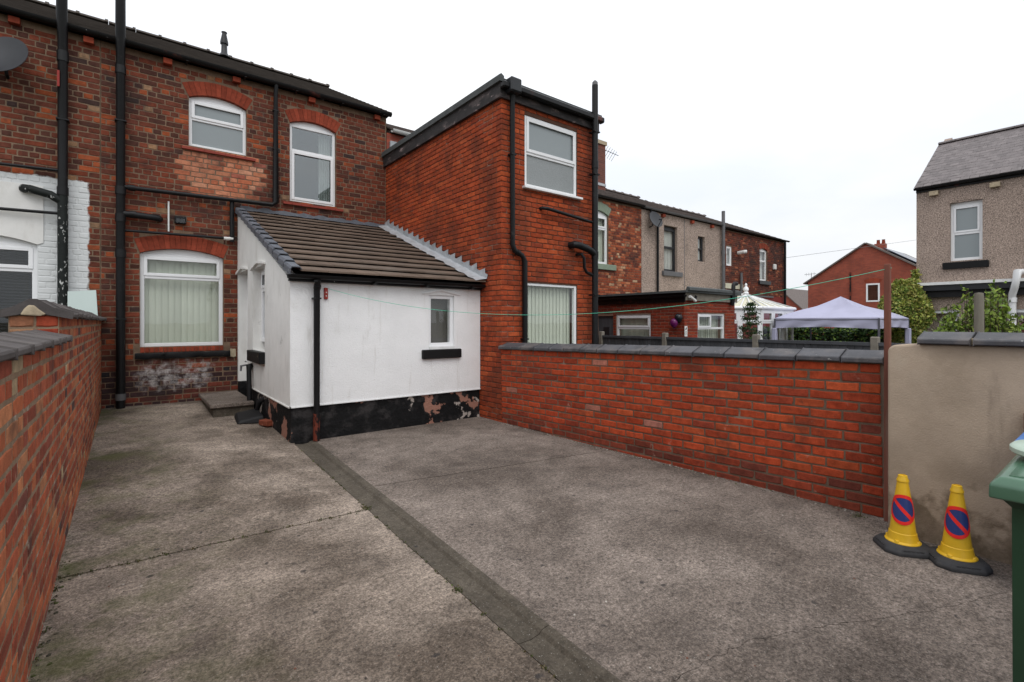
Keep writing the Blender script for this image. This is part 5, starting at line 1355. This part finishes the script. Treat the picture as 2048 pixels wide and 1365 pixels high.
kr = MB().box(XK - .12, XK2 + .10, YK - .12, YH - .01, ZK + .16, ZK + .21).build('flat_roof', 'felt', ke)
MB().extrude([(-.05, 0), (.06, 0), (.05, .06), (-.02, .09)], (XK - .06, YK - .12, ZK + .21), (XK2 + .1, YK - .06, ZK + .21)).build('roof_edge', 'felt', kr)
MB().box(XK - .03, XK2 + .03, YK - .05, YK - .010, ZK - .02, ZK + .158).build('fascia', 'concrete_post', ke)
MB().box(XK - .05, XK - .012, YK - .04, YH - .01, ZK - .06, ZK + .158).build('fascia', 'gutter', ke)
gutter(ke, FKS, -YH, -YK + .1, ZK + .10, c=-.11, r=.055)
pipe(ke, FKF, [(12.2, -.08, ZK - .10), (12.2, -.10, ZK - .02), (12.2, -.12, ZK + .42), (12.25, -.12, ZK + .46), (12.36, -.12, ZK + .46)], .05, name='vent_pipe')
# security camera, sign, balloons
sc_ = thing('security_camera', 'white bullet security camera under the flat roof fascia', 'camera', (10.46, YK - .1, 1.85))
q = onY(1386, 598, YK - .12)
MB().tube([q + Vector((-.13, 0, .05)), q + Vector((.10, 0, -.05))], .035, 12).build('housing', 'white_plastic', sc_, smooth=40)
MB().tube([q + Vector((.08, 0, -.04)), q + Vector((.20, .04, .05)), q + Vector((.24, .11, .09))], .025, 8).build('mount', 'dark_plastic', sc_)
q = onY(1372, 663, YK - .01)
sg_ = thing('notice_sign', 'small white notice with black print on the extension corner', 'sign', (q.x, YK - .01, q.z - .1))
hw_ = .055
MB(FKF).box(q.x - hw_, q.x + hw_, -.012, -.008, q.z - .12, q.z + .12).build('plate', 'white_plastic', sg_)
MB(FKF).prism([(q.x - .035, q.z + .04), (q.x + .01, q.z + .03), (q.x + .035, q.z + .085), (q.x - .0, q.z + .09)], -.0135, -.0125).build('camera_symbol', 'print_black', sg_)
for k in range(4): MB(FKF).box(q.x - .03, q.x + .03 - .012 * (k % 2), -.0135, -.0125, q.z - .01 - k * .025, q.z - .003 - k * .025).build('text_line', 'print_black', sg_)
for px, py, m_, lb in ((1348, 647, 'balloon_purple', 'purple balloon hanging on the extension wall'), (1357, 637, 'balloon_black', 'dark grey balloon hanging behind the purple one')):
    q = onX(px, py, XK - .16 if m_ == 'balloon_purple' else XK - .10)
    b_ = thing('balloon', lb, 'balloon', (q.x, q.y, q.z - .12), 'balloons on the extension wall')
    MB().lathe([(0.0, -.115), (.02, -.11), (.06, -.075), (.088, -.02), (.092, .03), (.075, .075), (.04, .103), (0, .112)], q, 20).build('skin', m_, b_, smooth=60)
    MB().lathe([(.006, -.11), (.014, -.13), (0, -.131)], q, 8).build('knot', m_, b_)

# ================================================================== FENCE
XFN = 8.7
fe = thing('fence', 'dark grey close-board fence with concrete posts behind the brick wall', 'fence', (XFN, 5.5, GZ))
FF = Frame((XFN, 0, 0), (0, -1, 0))
py_ = [(-9.6, None)] + [(-onX(p, 670, XFN).y, p) for p in (1203, 1330, 1512, 1750)] + [(-0.6, None), (1.3, None)]
for k, (a, p) in enumerate(py_):
    MB(FF).box(a - .05, a + .05, -.05, .06, GZ, 1.235).build('post', 'concrete_post', fe, bevel=.012)
bme = None
for (a, _), (b, _) in zip(py_[:-1], py_[1:]):
    x0, x1 = a + .052, b - .052
    MB(FF).box(x0, x1, -.035, .03, 1.10, 1.15).build('capping_rail', 'fence_paint', fe)
    n = int((x1 - x0) / .1); wbd = (x1 - x0) / n
    for k in range(n):
        s = x0 + k * wbd
        if bme is None:
            v = [(-.052, 0, -.85), (.052, 0, -.85), (.052, .014, -.85), (-.052, .008, -.85), (-.052, 0, .85), (.052, 0, .85), (.052, .014, .85), (-.052, .008, .85)]
            bme = bpy.data.meshes.new('board'); bme.from_pydata([(x, -y, z) for x, y, z in v], [], [(0, 1, 5, 4), (1, 2, 6, 5), (2, 3, 7, 6), (3, 0, 4, 7), (4, 5, 6, 7), (3, 2, 1, 0)]); bme.materials.append(MATS['fence_paint'])
        mt = (FF.m3() @ Matrix.Rotation(R(-3), 3, 'Z')).to_4x4(); mt.translation = FF.p(s + wbd / 2, .002, .249)
        link_mesh('board', bme, fe, mt)

# ================================================================== CONSERVATORY
cv = thing('conservatory', 'white conservatory with a cream panelled hipped roof and finial', 'conservatory', (15.2, 8.3, GZ))
ez, pz = 1.87, 2.31
pk = Vector((15.3, 7.66, pz)); pkb = Vector((15.3, YH, pz))
foot = [Vector((13.6, YH, ez)), Vector((13.6, 7.6, ez)), Vector((14.4, 6.75, ez)), Vector((16.6, 6.75, ez)), Vector((17.3, 7.5, ez)), Vector((17.3, YH, ez))]
for k in range(5):
    a, b = foot[k], foot[k + 1]
    tops = [pkb if k == 0 else pk, pk if k < 4 else pkb]
    if k == 0: tops = [pkb, pk]
    poly = [a, b] + ([pk, pkb] if k == 0 else ([pkb, pk] if k == 4 else [pk]))
    n_ = (poly[1] - poly[0]).cross(poly[2] - poly[0]).normalized()
    if n_.z < 0: n_ = -n_
    m = len(poly)
    MB().add([tuple(q) for q in poly] + [tuple(q - n_ * .04) for q in poly], [tuple(range(m)), tuple(range(2 * m - 1, m - 1, -1))] + [(i, (i + 1) % m, m + (i + 1) % m, m + i) for i in range(m)]).build('roof_panel', 'cream', cv)
    # glazing bars and eave
    nb_ = 4
    for i in range(nb_ + 1):
        t = i / nb_; p0 = a.lerp(b, t); p1 = pk if 0 < k < 4 else (pkb.lerp(pk, t) if k == 0 else pk.lerp(pkb, t))
        MB().tube([p0 + Vector((0, 0, .02)), p1 + Vector((0, 0, .02))], .022, 6).build('glazing_bar', 'upvc', cv)
    MB().tube([a, b], .05, 8).build('eaves_beam', 'upvc', cv)
    d = (b - a); L = d.length; f = Frame((a.x, a.y, 0), (d.x, d.y, 0))
    if k in (1, 2, 3, 0):
        MB(f).box(0.03, L - .03, .03, .08, GZ, 0.35).build('dwarf_wall', 'upvc', cv)
        nw_ = 2 if L < 1.8 else 3
        for i in range(nw_):
            s0, s1 = .03 + (L - .06) * i / nw_, .03 + (L - .06) * (i + 1) / nw_
            window(cv, f, s0, s1, 0.36, ez - .05, trans=1.45, inset=.02, fw=.07, sash=(0,))
for k in range(9): MB().lathe([(.02, 0), (.03, .03), (.015, .05), (.035, .09), (0, .12)], (15.3, 7.9 + k * .2, pz + .03), 8).build('ridge_cresting', 'upvc', cv)
MB().tube([pk, pkb], .05, 8).build('ridge_beam', 'upvc', cv)
MB().lathe([(.06, 0), (.09, .03), (.05, .08), (.085, .14), (.07, .2), (.03, .25), (.04, .30), (.0, .36)], pk + Vector((0, 0, .02)), 14).build('finial', 'upvc', cv, smooth=40)

# ================================================================== GAZEBO
gx0, gy0, gs = 15.0, 4.10, 2.55
gx0, gy0 = 15.05, 4.12
gz = thing('gazebo', 'pale lilac pop-up gazebo with a pitched canopy behind the fence', 'gazebo', (16.3, 5.4, GZ))
ez_, pz_ = 1.57, 2.20
cen = Vector((gx0 + gs / 2, gy0 + gs / 2, pz_))
cor = [Vector((gx0, gy0, ez_)), Vector((gx0 + gs, gy0, ez_)), Vector((gx0 + gs, gy0 + gs, ez_)), Vector((gx0, gy0 + gs, ez_))]
for k in range(4):
    a, b = cor[k], cor[(k + 1) % 4]; mb = MB(); n = 14; idx = {}; vs = []
    for i in range(n + 1):
        t = i / n
        for j in range(n + 1):
            s = j / n; e = a.lerp(b, s); p = e.lerp(cen, t)
            sag = -0.16 * math.sin(math.pi * t) * (0.35 + 0.65 * math.sin(math.pi * s)) + 0.05 * math.sin(math.pi * min(1, t * 1.6)) 
            wr_ = 0.03 * noise.noise((p.x * 2.6, p.y * 2.6, 0)) * math.sin(math.pi * t) * math.sin(math.pi * s) + .012 * math.sin(math.pi * s) * math.sin((s - .5) * 26 * (1 - t * .6)) * (1 - t) * t * 3
            vs.append((p.x, p.y, p.z + sag + wr_))
    mb.add(vs, [(i * (n + 1) + j, i * (n + 1) + j + 1, (i + 1) * (n + 1) + j + 1, (i + 1) * (n + 1) + j) for i in range(n) for j in range(n)])
    mb.build('canopy_panel', 'gazebo_cloth', gz, smooth=60)
    mb = MB(); vs = []; out = ((a + b) / 2 - Vector((cen.x, cen.y, ez_))).normalized()
    for i in range(31):
        s = i / 30; e = a.lerp(b, s)
        for q in range(5):
            z = -.30 * q / 4; wv = (.022 * math.sin(s * 19 + q * .9 + k) + .02 * noise.noise((s * 7, q * .8, k * 3))) * q / 4
            hem = .05 * math.sin(math.pi * s) if q == 4 else 0
            vs.append(tuple(e + out * (wv + .004) + Vector((0, 0, z + hem))))
    mb.add(vs, [(i * 5 + q, i * 5 + q + 1, i * 5 + 6 + q, i * 5 + 5 + q) for i in range(30) for q in range(4)])
    mb.build('valance', 'gazebo_cloth', gz, smooth=60)
    MB().box(a.x - .02, a.x + .02, a.y - .02, a.y + .02, GZ, ez_ - .02).build('leg', 'gazebo_frame', gz)
    MB().tube([a + Vector((0, 0, -.05)), b + Vector((0, 0, -.05))], .015, 6).build('rail', 'gazebo_frame', gz)
# cloth wraps on two legs
for q in (cor[3], cor[1]): MB().box(q.x - .07, q.x + .06, q.y - .06, q.y + .07, .5, 1.28).build('leg_cover', 'gazebo_cloth', gz, bevel=.02)

# ================================================================== RIGHT-HAND HOUSE (pebbledash)
XP, YP = 18.6, 4.16
rh = thing('pebbledash_house', 'pebbledashed house with slate roof at the right edge', 'house', (XP + 3, 0.5, GZ))
FP = Frame((XP, 0, 0), (0, -1, 0))
po = (-3.40, -2.715, 3.20, 4.86); po2 = (-4.05, -3.2, .5, 1.80)
wp = wall_core('wall', FP, -YP, 4.0, GZ, 5.40, [po, po2, (-2.4, -1.6, .5, 1.80)], .24, 'pebbledash', rh, front=0.0)
window(rh, FP, po[0], po[1], po[2], po[3] - .06, trans=3.98, inset=.10, fw=.08, mat='upvc', glass='frosted_glass', sash=(0,))
MB(FP).prism([(po[0], po[3] - .06), (po[1], po[3] - .06), (po[1], po[3]), ((po[0] + po[1]) / 2, po[3] + .05), (po[0], po[3])], .11, .16).build('arch_panel', 'upvc', rh)
MB(FP).prism([(po[0] - .03, po[3] - .01), ((po[0] + po[1]) / 2, po[3] + .06), (po[1] + .03, po[3] - .01), (po[1] + .03, po[3] + .02), ((po[0] + po[1]) / 2, po[3] + .10), (po[0] - .03, po[3] + .02)], -.012, .02).build('drip_head', 'pebbledash', rh)
MB(FP).box(-3.55, -2.58, -.09, .06, 2.97, 3.16).build('window_sill', 'black_paint', rh, bevel=.01)
for o_ in (po2, (-2.4, -1.6, .5, 1.80)): window(rh, FP, *o_, inset=.04, fw=.09)
room(rh, FP, -4.0, -1.0, .3, 2.0, .25, 2.5)
MB(FP).box(-YP - .02, -1.85, -.30, -.004, 2.52, 2.60).build('bay_flashing', 'upvc_grimy', rh)
MB(FP).box(-YP, -1.6, -.26, -.006, 2.36, 2.515).build('bay_fascia', 'dark_frame', rh)
MB(FP).box(-YP + .1, -1.6, -.16, -.008, 2.17, 2.355).build('bay_soffit', 'dark_plastic', rh)
pipe(rh, FP, [(-1.93, -.05, 2.78), (-2.0, -.34, 2.76), (-2.02, -.36, 2.55), (-2.06, -.3, 2.35), (-2.12, -.14, 2.18), (-2.12, -.10, 1.9), (-2.12, -.10, -.4)], .075, mat='upvc', name='rainwater_pipe', collars=[((-2.115, -.12, 2.10), (-2.115, -.12, 1.98), 1.15)])
MB().box(XP + .25, XP + 7.0, -4.0, YP, GZ, 5.4).build('gable_wall', 'pebbledash', rh)
gm = MB().add([(XP + .02, YP - .005, 5.38), (XP + 7, YP - .005, 5.38), (XP + 3.4, YP - .005, 7.7), (XP + .02, YP - .2, 5.38), (XP + 7, YP - .2, 5.38), (XP + 3.4, YP - .2, 7.7)], [(0, 1, 2), (5, 4, 3), (0, 3, 4, 1), (1, 4, 5, 2), (2, 5, 3, 0)]).build('gable', 'pebbledash', rh)
# slates: courses, each slate its own piece (visible ones), gently uneven
e0, e1 = Vector((XP - .16, 0, 5.42)), Vector((XP + 2.72, 0, 7.34))
ss = (e1 - e0).length; su = (e1 - e0).normalized(); sn = Vector((-su.z, 0, su.x)); NSL = 17; sx = ss / NSL
roofbase = MB().add([(e0.x, YP + .02, e0.z - .02), (e1.x, YP + .02, e1.z - .02), (e1.x, -4, e1.z - .02), (e0.x, -4, e0.z - .02), (e1.x + 2.9, YP + .02, e0.z), (e1.x + 2.9, -4, e0.z)], [(0, 1, 2, 3), (1, 4, 5, 2), (0, 3, 5, 4)]).build('roof', 'slate', rh)
sme = []
for v_ in range(4):
    rr = random.Random(v_); j = lambda: rr.uniform(-.006, .006)
    W, L, T = .196, sx * 1.9, .018
    me = bpy.data.meshes.new('slate'); me.from_pydata([(-W / 2 + j(), 0 + j(), 0), (W / 2 + j(), j(), 0), (W / 2, L, 0), (-W / 2, L, 0), (-W / 2 + j(), j(), T), (W / 2 + j(), j(), T), (W / 2, L, T), (-W / 2, L, T)], [], [(3, 2, 1, 0), (4, 5, 6, 7), (0, 1, 5, 4), (1, 2, 6, 5), (2, 3, 7, 6), (3, 0, 4, 7)]); me.materials.append(MATS['slate']); sme.append(me)
bas = Matrix((Vector((0, -1, 0)), su, sn)).transposed()
for r in range(NSL):
    k = 0
    while True:
        yy = YP - .0 - k * .203 - (.10 if r % 2 else 0.0) - .08; k += 1
        if yy < 1.3: break
        mt = (bas @ Matrix.Rotation(-.012, 3, 'X') @ Matrix.Rotation(rnd.uniform(-.012, .012), 3, 'Z')).to_4x4()
        q = e0 + su * (sx * r + rnd.uniform(-.006, .006)) + sn * (.012 + rnd.uniform(0, .004)); mt.translation = Vector((q.x, yy, q.z))
        link_mesh('slate', sme[rnd.randrange(4)], roofbase, mt)
for k in range(8): MB().extrude([(-.12, 0), (-.09, .05), (0, .085), (.09, .05), (.12, 0), (0, -.02)], (e1.x + .02, YP + .02 - k * .45, e1.z + .03), (e1.x + .02, YP + .02 - k * .45 - .44, e1.z + .03)).build('ridge_tile', 'slate', roofbase)
gutter(rh, FP, -YP - .03, 4.0, 5.42, c=-.13, r=.06)
MB(FP).box(-YP, 4.0, -.05, -.004, 5.30, 5.42).build('fascia', 'gutter', rh)
for px, py in ((1869, 388), (1991, 371)):
    q = onX(px, py, XP); MB(FP).box(-q.y - .1, -q.y + .1, -.14, 0, q.z - .06, q.z + .06).build('corbel_block', 'stone_broken', rh)

# ================================================================== FAR HOUSES
def gable_house(label, X, yc, hw, ze, zp, depth, wins=()):
    t = thing('brick_house', label, 'house', (X + depth / 2, yc, GZ))
    MB().add([(X, yc - hw, GZ), (X, yc + hw, GZ), (X, yc + hw, ze), (X, yc, zp), (X, yc - hw, ze), (X + depth, yc - hw, GZ), (X + depth, yc + hw, GZ), (X + depth, yc + hw, ze), (X + depth, yc, zp), (X + depth, yc - hw, ze)],
             [(0, 1, 2, 3, 4), (9, 8, 7, 6, 5), (1, 6, 7, 2), (5, 0, 4, 9)]).build('wall', 'far_brick', t)
    r = None
    for s in (-1, 1):
        n_ = Vector((0, s * (zp - ze), hw)).normalized()
        e = [Vector((X - .15, yc + s * (hw + .25), ze - .25 * (zp - ze) / hw)), Vector((X - .15, yc, zp)), Vector((X + depth, yc, zp)), Vector((X + depth, yc + s * (hw + .25), ze - .25 * (zp - ze) / hw))]
        mb = MB(); mb.add([tuple(q) for q in e] + [tuple(q + n_ * .09) for q in e], [(0, 1, 2, 3), (7, 6, 5, 4), (0, 4, 5, 1), (1, 5, 6, 2), (2, 6, 7, 3), (3, 7, 4, 0)])
        r = mb.build('roof', 'far_slate', t)
    return t, r
tg, rg_ = gable_house('red brick gable-end house with solar panels and small chimney', 40.0, 11.7, 3.65, 4.45, 6.85, 9)
FG = Frame((40.0, 0, 0), (0, -1, 0))
q = onX(1748, 585, 40.0)
window(tg, FG, -q.y - .45, -q.y + .33, q.z - .65, q.z + .6, inset=-.03, fw=.10, glass='mirror_glass')
ac_ = (-q.y - .06, .42, q.z + .62, .1, .25)
arch(tg, FG, ac_, 7, 'arch_brick')
MB(FG).box(-onX(1701, 560, 40).y - .04, -onX(1701, 560, 40).y + .04, -.08, 0, GZ, onX(1701, 545, 40).z).build('rainwater_pipe', 'rust_pipe', tg)
ck_ = MB().box(41.0, 41.5, 10.9, 11.5, 6.2, 6.9).build('chimney', 'far_brick', tg)
for k in range(2): MB().lathe([(.11, 0), (.09, .26), (.11, .28), (.07, .28)], (41.25, 11.03 + k * .3, 6.9), 10).build('chimney_pot', 'arch_brick', ck_)
for k in range(2):
    sl_ = Vector((0, -3.65, -2.4)).normalized(); nn_ = Vector((0, -2.4, 3.65)).normalized()
    p0 = Vector((40.4 + k * 2.2, 11.7, 6.85)) + sl_ * .9 + nn_ * .17
    MB().add([tuple(p0), tuple(p0 + Vector((2.1, 0, 0))), tuple(p0 + Vector((2.1, 0, 0)) + sl_ * 2.2), tuple(p0 + sl_ * 2.2)] + [tuple(p0 + v + nn_ * .05) for v in (Vector(), Vector((2.1, 0, 0)), Vector((2.1, 0, 0)) + sl_ * 2.2, sl_ * 2.2)],
             [(3, 2, 1, 0), (4, 5, 6, 7), (0, 1, 5, 4), (1, 2, 6, 5), (2, 3, 7, 6), (3, 0, 4, 7)]).build('solar_panel', 'solar', rg_)
gable_house('small brick gable seen between the far terrace and the solar-panel house', 55.0, 24.0, 2.6, 2.55, 5.1, 12)
for (x, y, z, lb) in ((40.2, 15.2, 4.6, 'small TV aerial on the eave of the gable-end house'),):
    a = thing('tv_aerial', lb, 'aerial', (x, y, z))
    MB().tube([(x, y, z - .3), (x, y, z + .5)], .02, 6).build('mast', 'grey_pipe', a)
    MB().tube([(x - .2, y + .4, z + .42), (x + .1, y - .3, z + .47)], .014, 6).build('boom', 'grey_pipe', a)
    for k in range(4): MB().tube([(x, y + .35 - k * .18, z + .33), (x, y + .35 - k * .18, z + .56)], .010, 5).build('element', 'grey_pipe', a)
wr1 = MB().tube([onY(1572, 582 - 66, YH), onX(1850, 478, 36.0)], .007, 5).build('overhead_wire', 'grey_pipe', None)
tag(wr1, 'thin overhead cable between the terrace end and the right house', 'cable')

# ================================================================== PLANTS
G1 = [(0.14, 0.22, 0.032), (0.20, 0.29, 0.042), (0.085, 0.14, 0.025), (0.26, 0.33, 0.06)]
GY = [(0.30, 0.34, 0.06), (0.40, 0.40, 0.12), (0.20, 0.27, 0.05), (0.12, 0.18, 0.035), (0.30, 0.27, 0.07)]
GD = [(0.022, 0.05, 0.016), (0.035, 0.075, 0.02), (0.05, 0.10, 0.028), (0.018, 0.035, 0.014)]
def spires(label, base, specs, size, cols, seed, dens=520):
    t = thing('shrub', label, 'shrub', base)
    rr = random.Random(seed); pts = []; b = Vector(base)
    for (dx, dy, h, r) in specs:
        n = int(dens * h * r * 9); stem = MB(); 
        stem.tube([b + Vector((dx * .4, dy * .4, 0)), b + Vector((dx * .8, dy * .8, h * .5)), b + Vector((dx, dy, h * .97))], [.018, .013, .004], 6).build('stem', 'bark', t)
        for k in range(n):
            z = h * (1 - .62 * rr.random() ** .8); q = r * 2.1 * (1 - z / h) ** 0.85 * rr.random() ** .45 * (0.70 + .45 * noise.noise((z * 5 + dx * 9, dx * 7, seed)) + .25 * math.sin(z * 31 + dx * 30))
            q = max(q, .012); a = rr.uniform(0, 6.283); s = min(1, z / h + .2)
            pts.append((b.x + dx * s + q * math.cos(a), b.y + dy * s + q * math.sin(a), b.z + z))
    leaf_mesh('foliage', t, pts, size, cols, seed + 1, up=.9)
    return t
def at(px, py, X): return onX(px, py, X)
def twiggy(label, X, sil, n, size, cols, seed, px0, px1, rough=.06):
    """loose shrub: upright twigs whose tips follow an uneven outline, leaves strung along them"""
    rr = random.Random(seed); base = at((px0 + px1) / 2, 660, X)
    t = thing('shrub', label, 'shrub', (X, base.y, GZ)); pts = []; st = MB()
    for k in range(n):
        px = px0 + (px1 - px0) * (k + rr.random()) / n
        for (a, ya), (b, yb) in zip(sil[:-1], sil[1:]):
            if a <= px <= b: py = ya + (yb - ya) * (px - a) / (b - a); break
        tip = at(px, py + rr.random() ** 1.6 * 34, X + rr.uniform(-.25, .25))
        root = Vector((X + rr.uniform(-.1, .1), base.y + (tip.y - base.y) * .45, GZ)); mid = root.lerp(tip, .6) + Vector((rr.uniform(-.06, .06), rr.uniform(-.06, .06), 0))
        st.tube([root, mid, tip], [.011, .007, .002], 5)
        for j in range(rr.randrange(70, 120)):
            u = .25 + .75 * rr.random() ** .8; p = (root.lerp(mid, u / .6) if u < .6 else mid.lerp(tip, (u - .6) / .4))
            w_ = rough * (1.25 - u) * 1.6; pts.append(p + Vector((rr.gauss(0, w_), rr.gauss(0, w_), rr.gauss(0, .02))))
    st.build('stems', 'bark', t)
    leaf_mesh('foliage', t, pts, size, cols, seed + 1, up=.8)
    return t
twiggy('bright green upright shrub above the rendered wall', 7.0, [(1860, 660), (1880, 640), (1905, 602), (1920, 622), (1935, 576), (1948, 606), (1962, 615), (1972, 600), (1986, 566), (1996, 562), (2006, 592), (2020, 625), (2050, 640)], 80, .05, G1, 71, 1868, 2042)
q3 = at(2044, 630, 7.4)
spires('dark red leaved shrub at the right edge above the rendered wall', (7.4, q3.y - .05, GZ), [(0, 0, 2.02, .20), (.1, -.15, 1.85, .2)], .05, [(.10, .025, .03), (.06, .03, .03), (.16, .06, .06)], 75, 700)
pp = at(1958, 660, 6.55)
gp = MB().lathe([(.042, 0), (.040, 1.0), (.037, 2.20), (.033, 2.235), (0, 2.24)], (6.55, pp.y, GZ), 14).build('grey_post', 'grey_timber', None, smooth=40)
tag(gp, 'round grey timber post standing in front of the green shrub', 'post')
# ivy on the house corner
iv = thing('ivy', 'yellow-green variegated ivy bush growing up the pebbledash house corner', 'ivy', (18.4, 4.7, GZ))
rr = random.Random(77); pts = []
for k in range(13000):
    a = rr.uniform(0, 6.283); z = rr.random(); cz = 1.75
    rad_ = (0.55 + .35 * math.sin(z * 3.1)) * (1 + .18 * noise.noise((math.cos(a) * 2, math.sin(a) * 2, z * 5)))
    d = rad_ * (1 - .22 * rr.random() ** 2)
    zz = .75 + z * 1.95; env = math.sqrt(max(0.02, 1 - ((zz - 1.75) / 1.08) ** 2)) * .92 + .05
    pts.append((18.25 + d * env * math.cos(a) * .62, 4.36 + d * env * math.sin(a) * .70, zz + .08 * noise.noise((a * 2, z * 6, 1))))
for k in range(500):
    z = rr.random(); pts.append((18.5 + rr.uniform(-.05, .05), 4.15 + rr.gauss(.02, .07) * (1 - z * .6), 2.45 + z * .55))
MB().tube([(18.45, 4.5, GZ), (18.4, 4.45, .8), (18.3, 4.4, 1.9)], [.07, .05, .02], 8).build('stem', 'bark', iv)
MB().lathe([(0.05, .8), (.22, 1.2), (.3, 1.7), (.22, 2.3), (.0, 2.5)], (18.25, 4.38, 0), 14).build('inner_stems', 'bark', iv)
leaf_mesh('foliage', iv, pts, .075, GY, 78, up=-.1, aspect=.8)
# hedge
he = thing('hedge', 'dark green hedge behind the gazebo', 'hedge', (20.5, 7.0, GZ))
pts = []
for k in range(9000):
    y_ = rr.uniform(4.9, 9.2); top = 1.22 + .10 * noise.noise((y_ * 1.7, 0, 3))
    if rr.random() < .6: pts.append((18.9 + rr.random() ** 2 * .3 + .1 * noise.noise((y_ * 2, 1, 1)), y_, rr.uniform(.0, top)))
    else: pts.append((18.9 + rr.uniform(0, .9), y_, top - rr.random() ** 2 * .2))
MB().box(19.1, 19.7, 4.95, 9.15, GZ, 1.0).build('inner_stems', 'bark', he)
leaf_mesh('foliage', he, pts, .10, GD + G1[:1], 81, up=.2, aspect=.7)
# young fir behind the fence
fb = at(1500, 660, 11.6)
fir = thing('fir_tree', 'young dark fir tree in front of the conservatory', 'tree', (11.6, fb.y, GZ))
b = Vector((11.6, fb.y, GZ)); topz = at(1502, 606, 11.6).z - GZ
MB().tube([b, b + Vector((0, .02, topz * .5)), b + Vector((0, 0, topz))], [.03, .02, .004], 8).build('trunk', 'bark', fir)
pts = []; brn = MB()
for lv in range(15):
    z = topz * (.30 + .68 * lv / 14); L = .62 * (1 - (z / topz)) ** .8 + .05
    for k in range(6):
        a = rr.uniform(0, 6.28); l = L * rr.uniform(.7, 1.15); up_ = rr.uniform(.05, .30)
        tip = b + Vector((math.cos(a) * l, math.sin(a) * l, z + up_ * l)); rt_ = b + Vector((0, 0, z))
        brn.tube([rt_, rt_.lerp(tip, .5) - Vector((0, 0, .02)), tip], [.008, .006, .002], 5)
        for j in range(26):
            t = rr.random() ** .7; p = rt_.lerp(tip, t) + Vector((rr.gauss(0, .02), rr.gauss(0, .02), rr.gauss(0, .015))); pts.append(p)
brn.build('branches', 'bark', fir)
leaf_mesh('foliage', fir, pts, .07, GD, 83, up=.3, aspect=.35)

# ================================================================== SMALL STUFF ON THE GROUND
rr = random.Random(91); mb = MB()
def chip(x, y, z, s, c, flat=.4):
    a = rr.uniform(0, 6.28); n = 5; vs = []
    for q, (k, h) in enumerate(((1, 0), (.75, flat))):
        for j in range(n):
            t = a + 6.283 * j / n; r = s * k * (0.7 + .5 * ((j * 37 + q * 11) % 7) / 7); vs.append((x + r * math.cos(t), y + r * math.sin(t), z + h * s))
    mb.add(vs, [(j, (j + 1) % n, n + (j + 1) % n, n + j) for j in range(n)] + [tuple(range(n, 2 * n))], c)
GRIT = [(.10, .085, .07), (.30, .27, .23), (.05, .04, .035), (.40, .37, .33), (.13, .05, .03)]
for k in range(520):
    x, y = rr.uniform(-.25, 4.2), rr.uniform(.9, 6.1)
    if xl(y) - .02 < x < xr(y) + .02: continue
    chip(x, y, -.001, rr.choice((.003, .004, .005, .007)), rr.choice(GRIT))
for k in range(260):
    y = rr.uniform(1.3, 5.6); chip(XR + (5.716 - y) * .0297 - rr.random() ** 2 * .07 - .012, y, 0, rr.uniform(.004, .011), rr.choice(GRIT + [(.06, .07, .02)]))
for k in range(260):
    y = rr.uniform(1.6, 9.4); z = 0 if y < 4.5 else .0; chip(XL + .012 + rr.random() ** 2 * .05, y, .13 * max(0, (y - 4.2)) / 5.6 * .9, rr.uniform(.004, .012), rr.choice([(.06, .07, .02), (.05, .045, .03), (.10, .085, .06)]))
tag(mb.build('grit', 'chip', None), 'loose grit and crumbs scattered over the concrete', None, None, 'stuff')
pts = []
def mossy(x, y, z, n, s):
    for _ in range(n): pts.append((x + rr.gauss(0, s), y + rr.gauss(0, s), z))
for x, y in jl[1:]:
    mossy(x, y - .004, -.002, 26 if rr.random() < .6 else 8, .014)
for k in range(70):
    y = rr.uniform(1.2, 6.0); mossy(xl(y) - .002, y, .0, 5, .006)
for k in range(60):
    y = rr.uniform(1.5, 9.6); mossy(XL + .015, y, .13 * max(0, (y - 4.2)) / 5.6 * .9, 8, .01)
mossy(xl(3.7), 3.72, .0, 90, .02); mossy(xl(2.28), 2.28, .0, 60, .014); mossy(4.3, 1.3, 0, 60, .03)
ml = leaf_mesh('moss', None, pts, .014, [(.07, .085, .02), (.04, .05, .015), (.09, .07, .03)], 92, up=1.0)
tag(ml, 'moss and tiny weeds growing in the concrete joints', None, None, 'stuff')
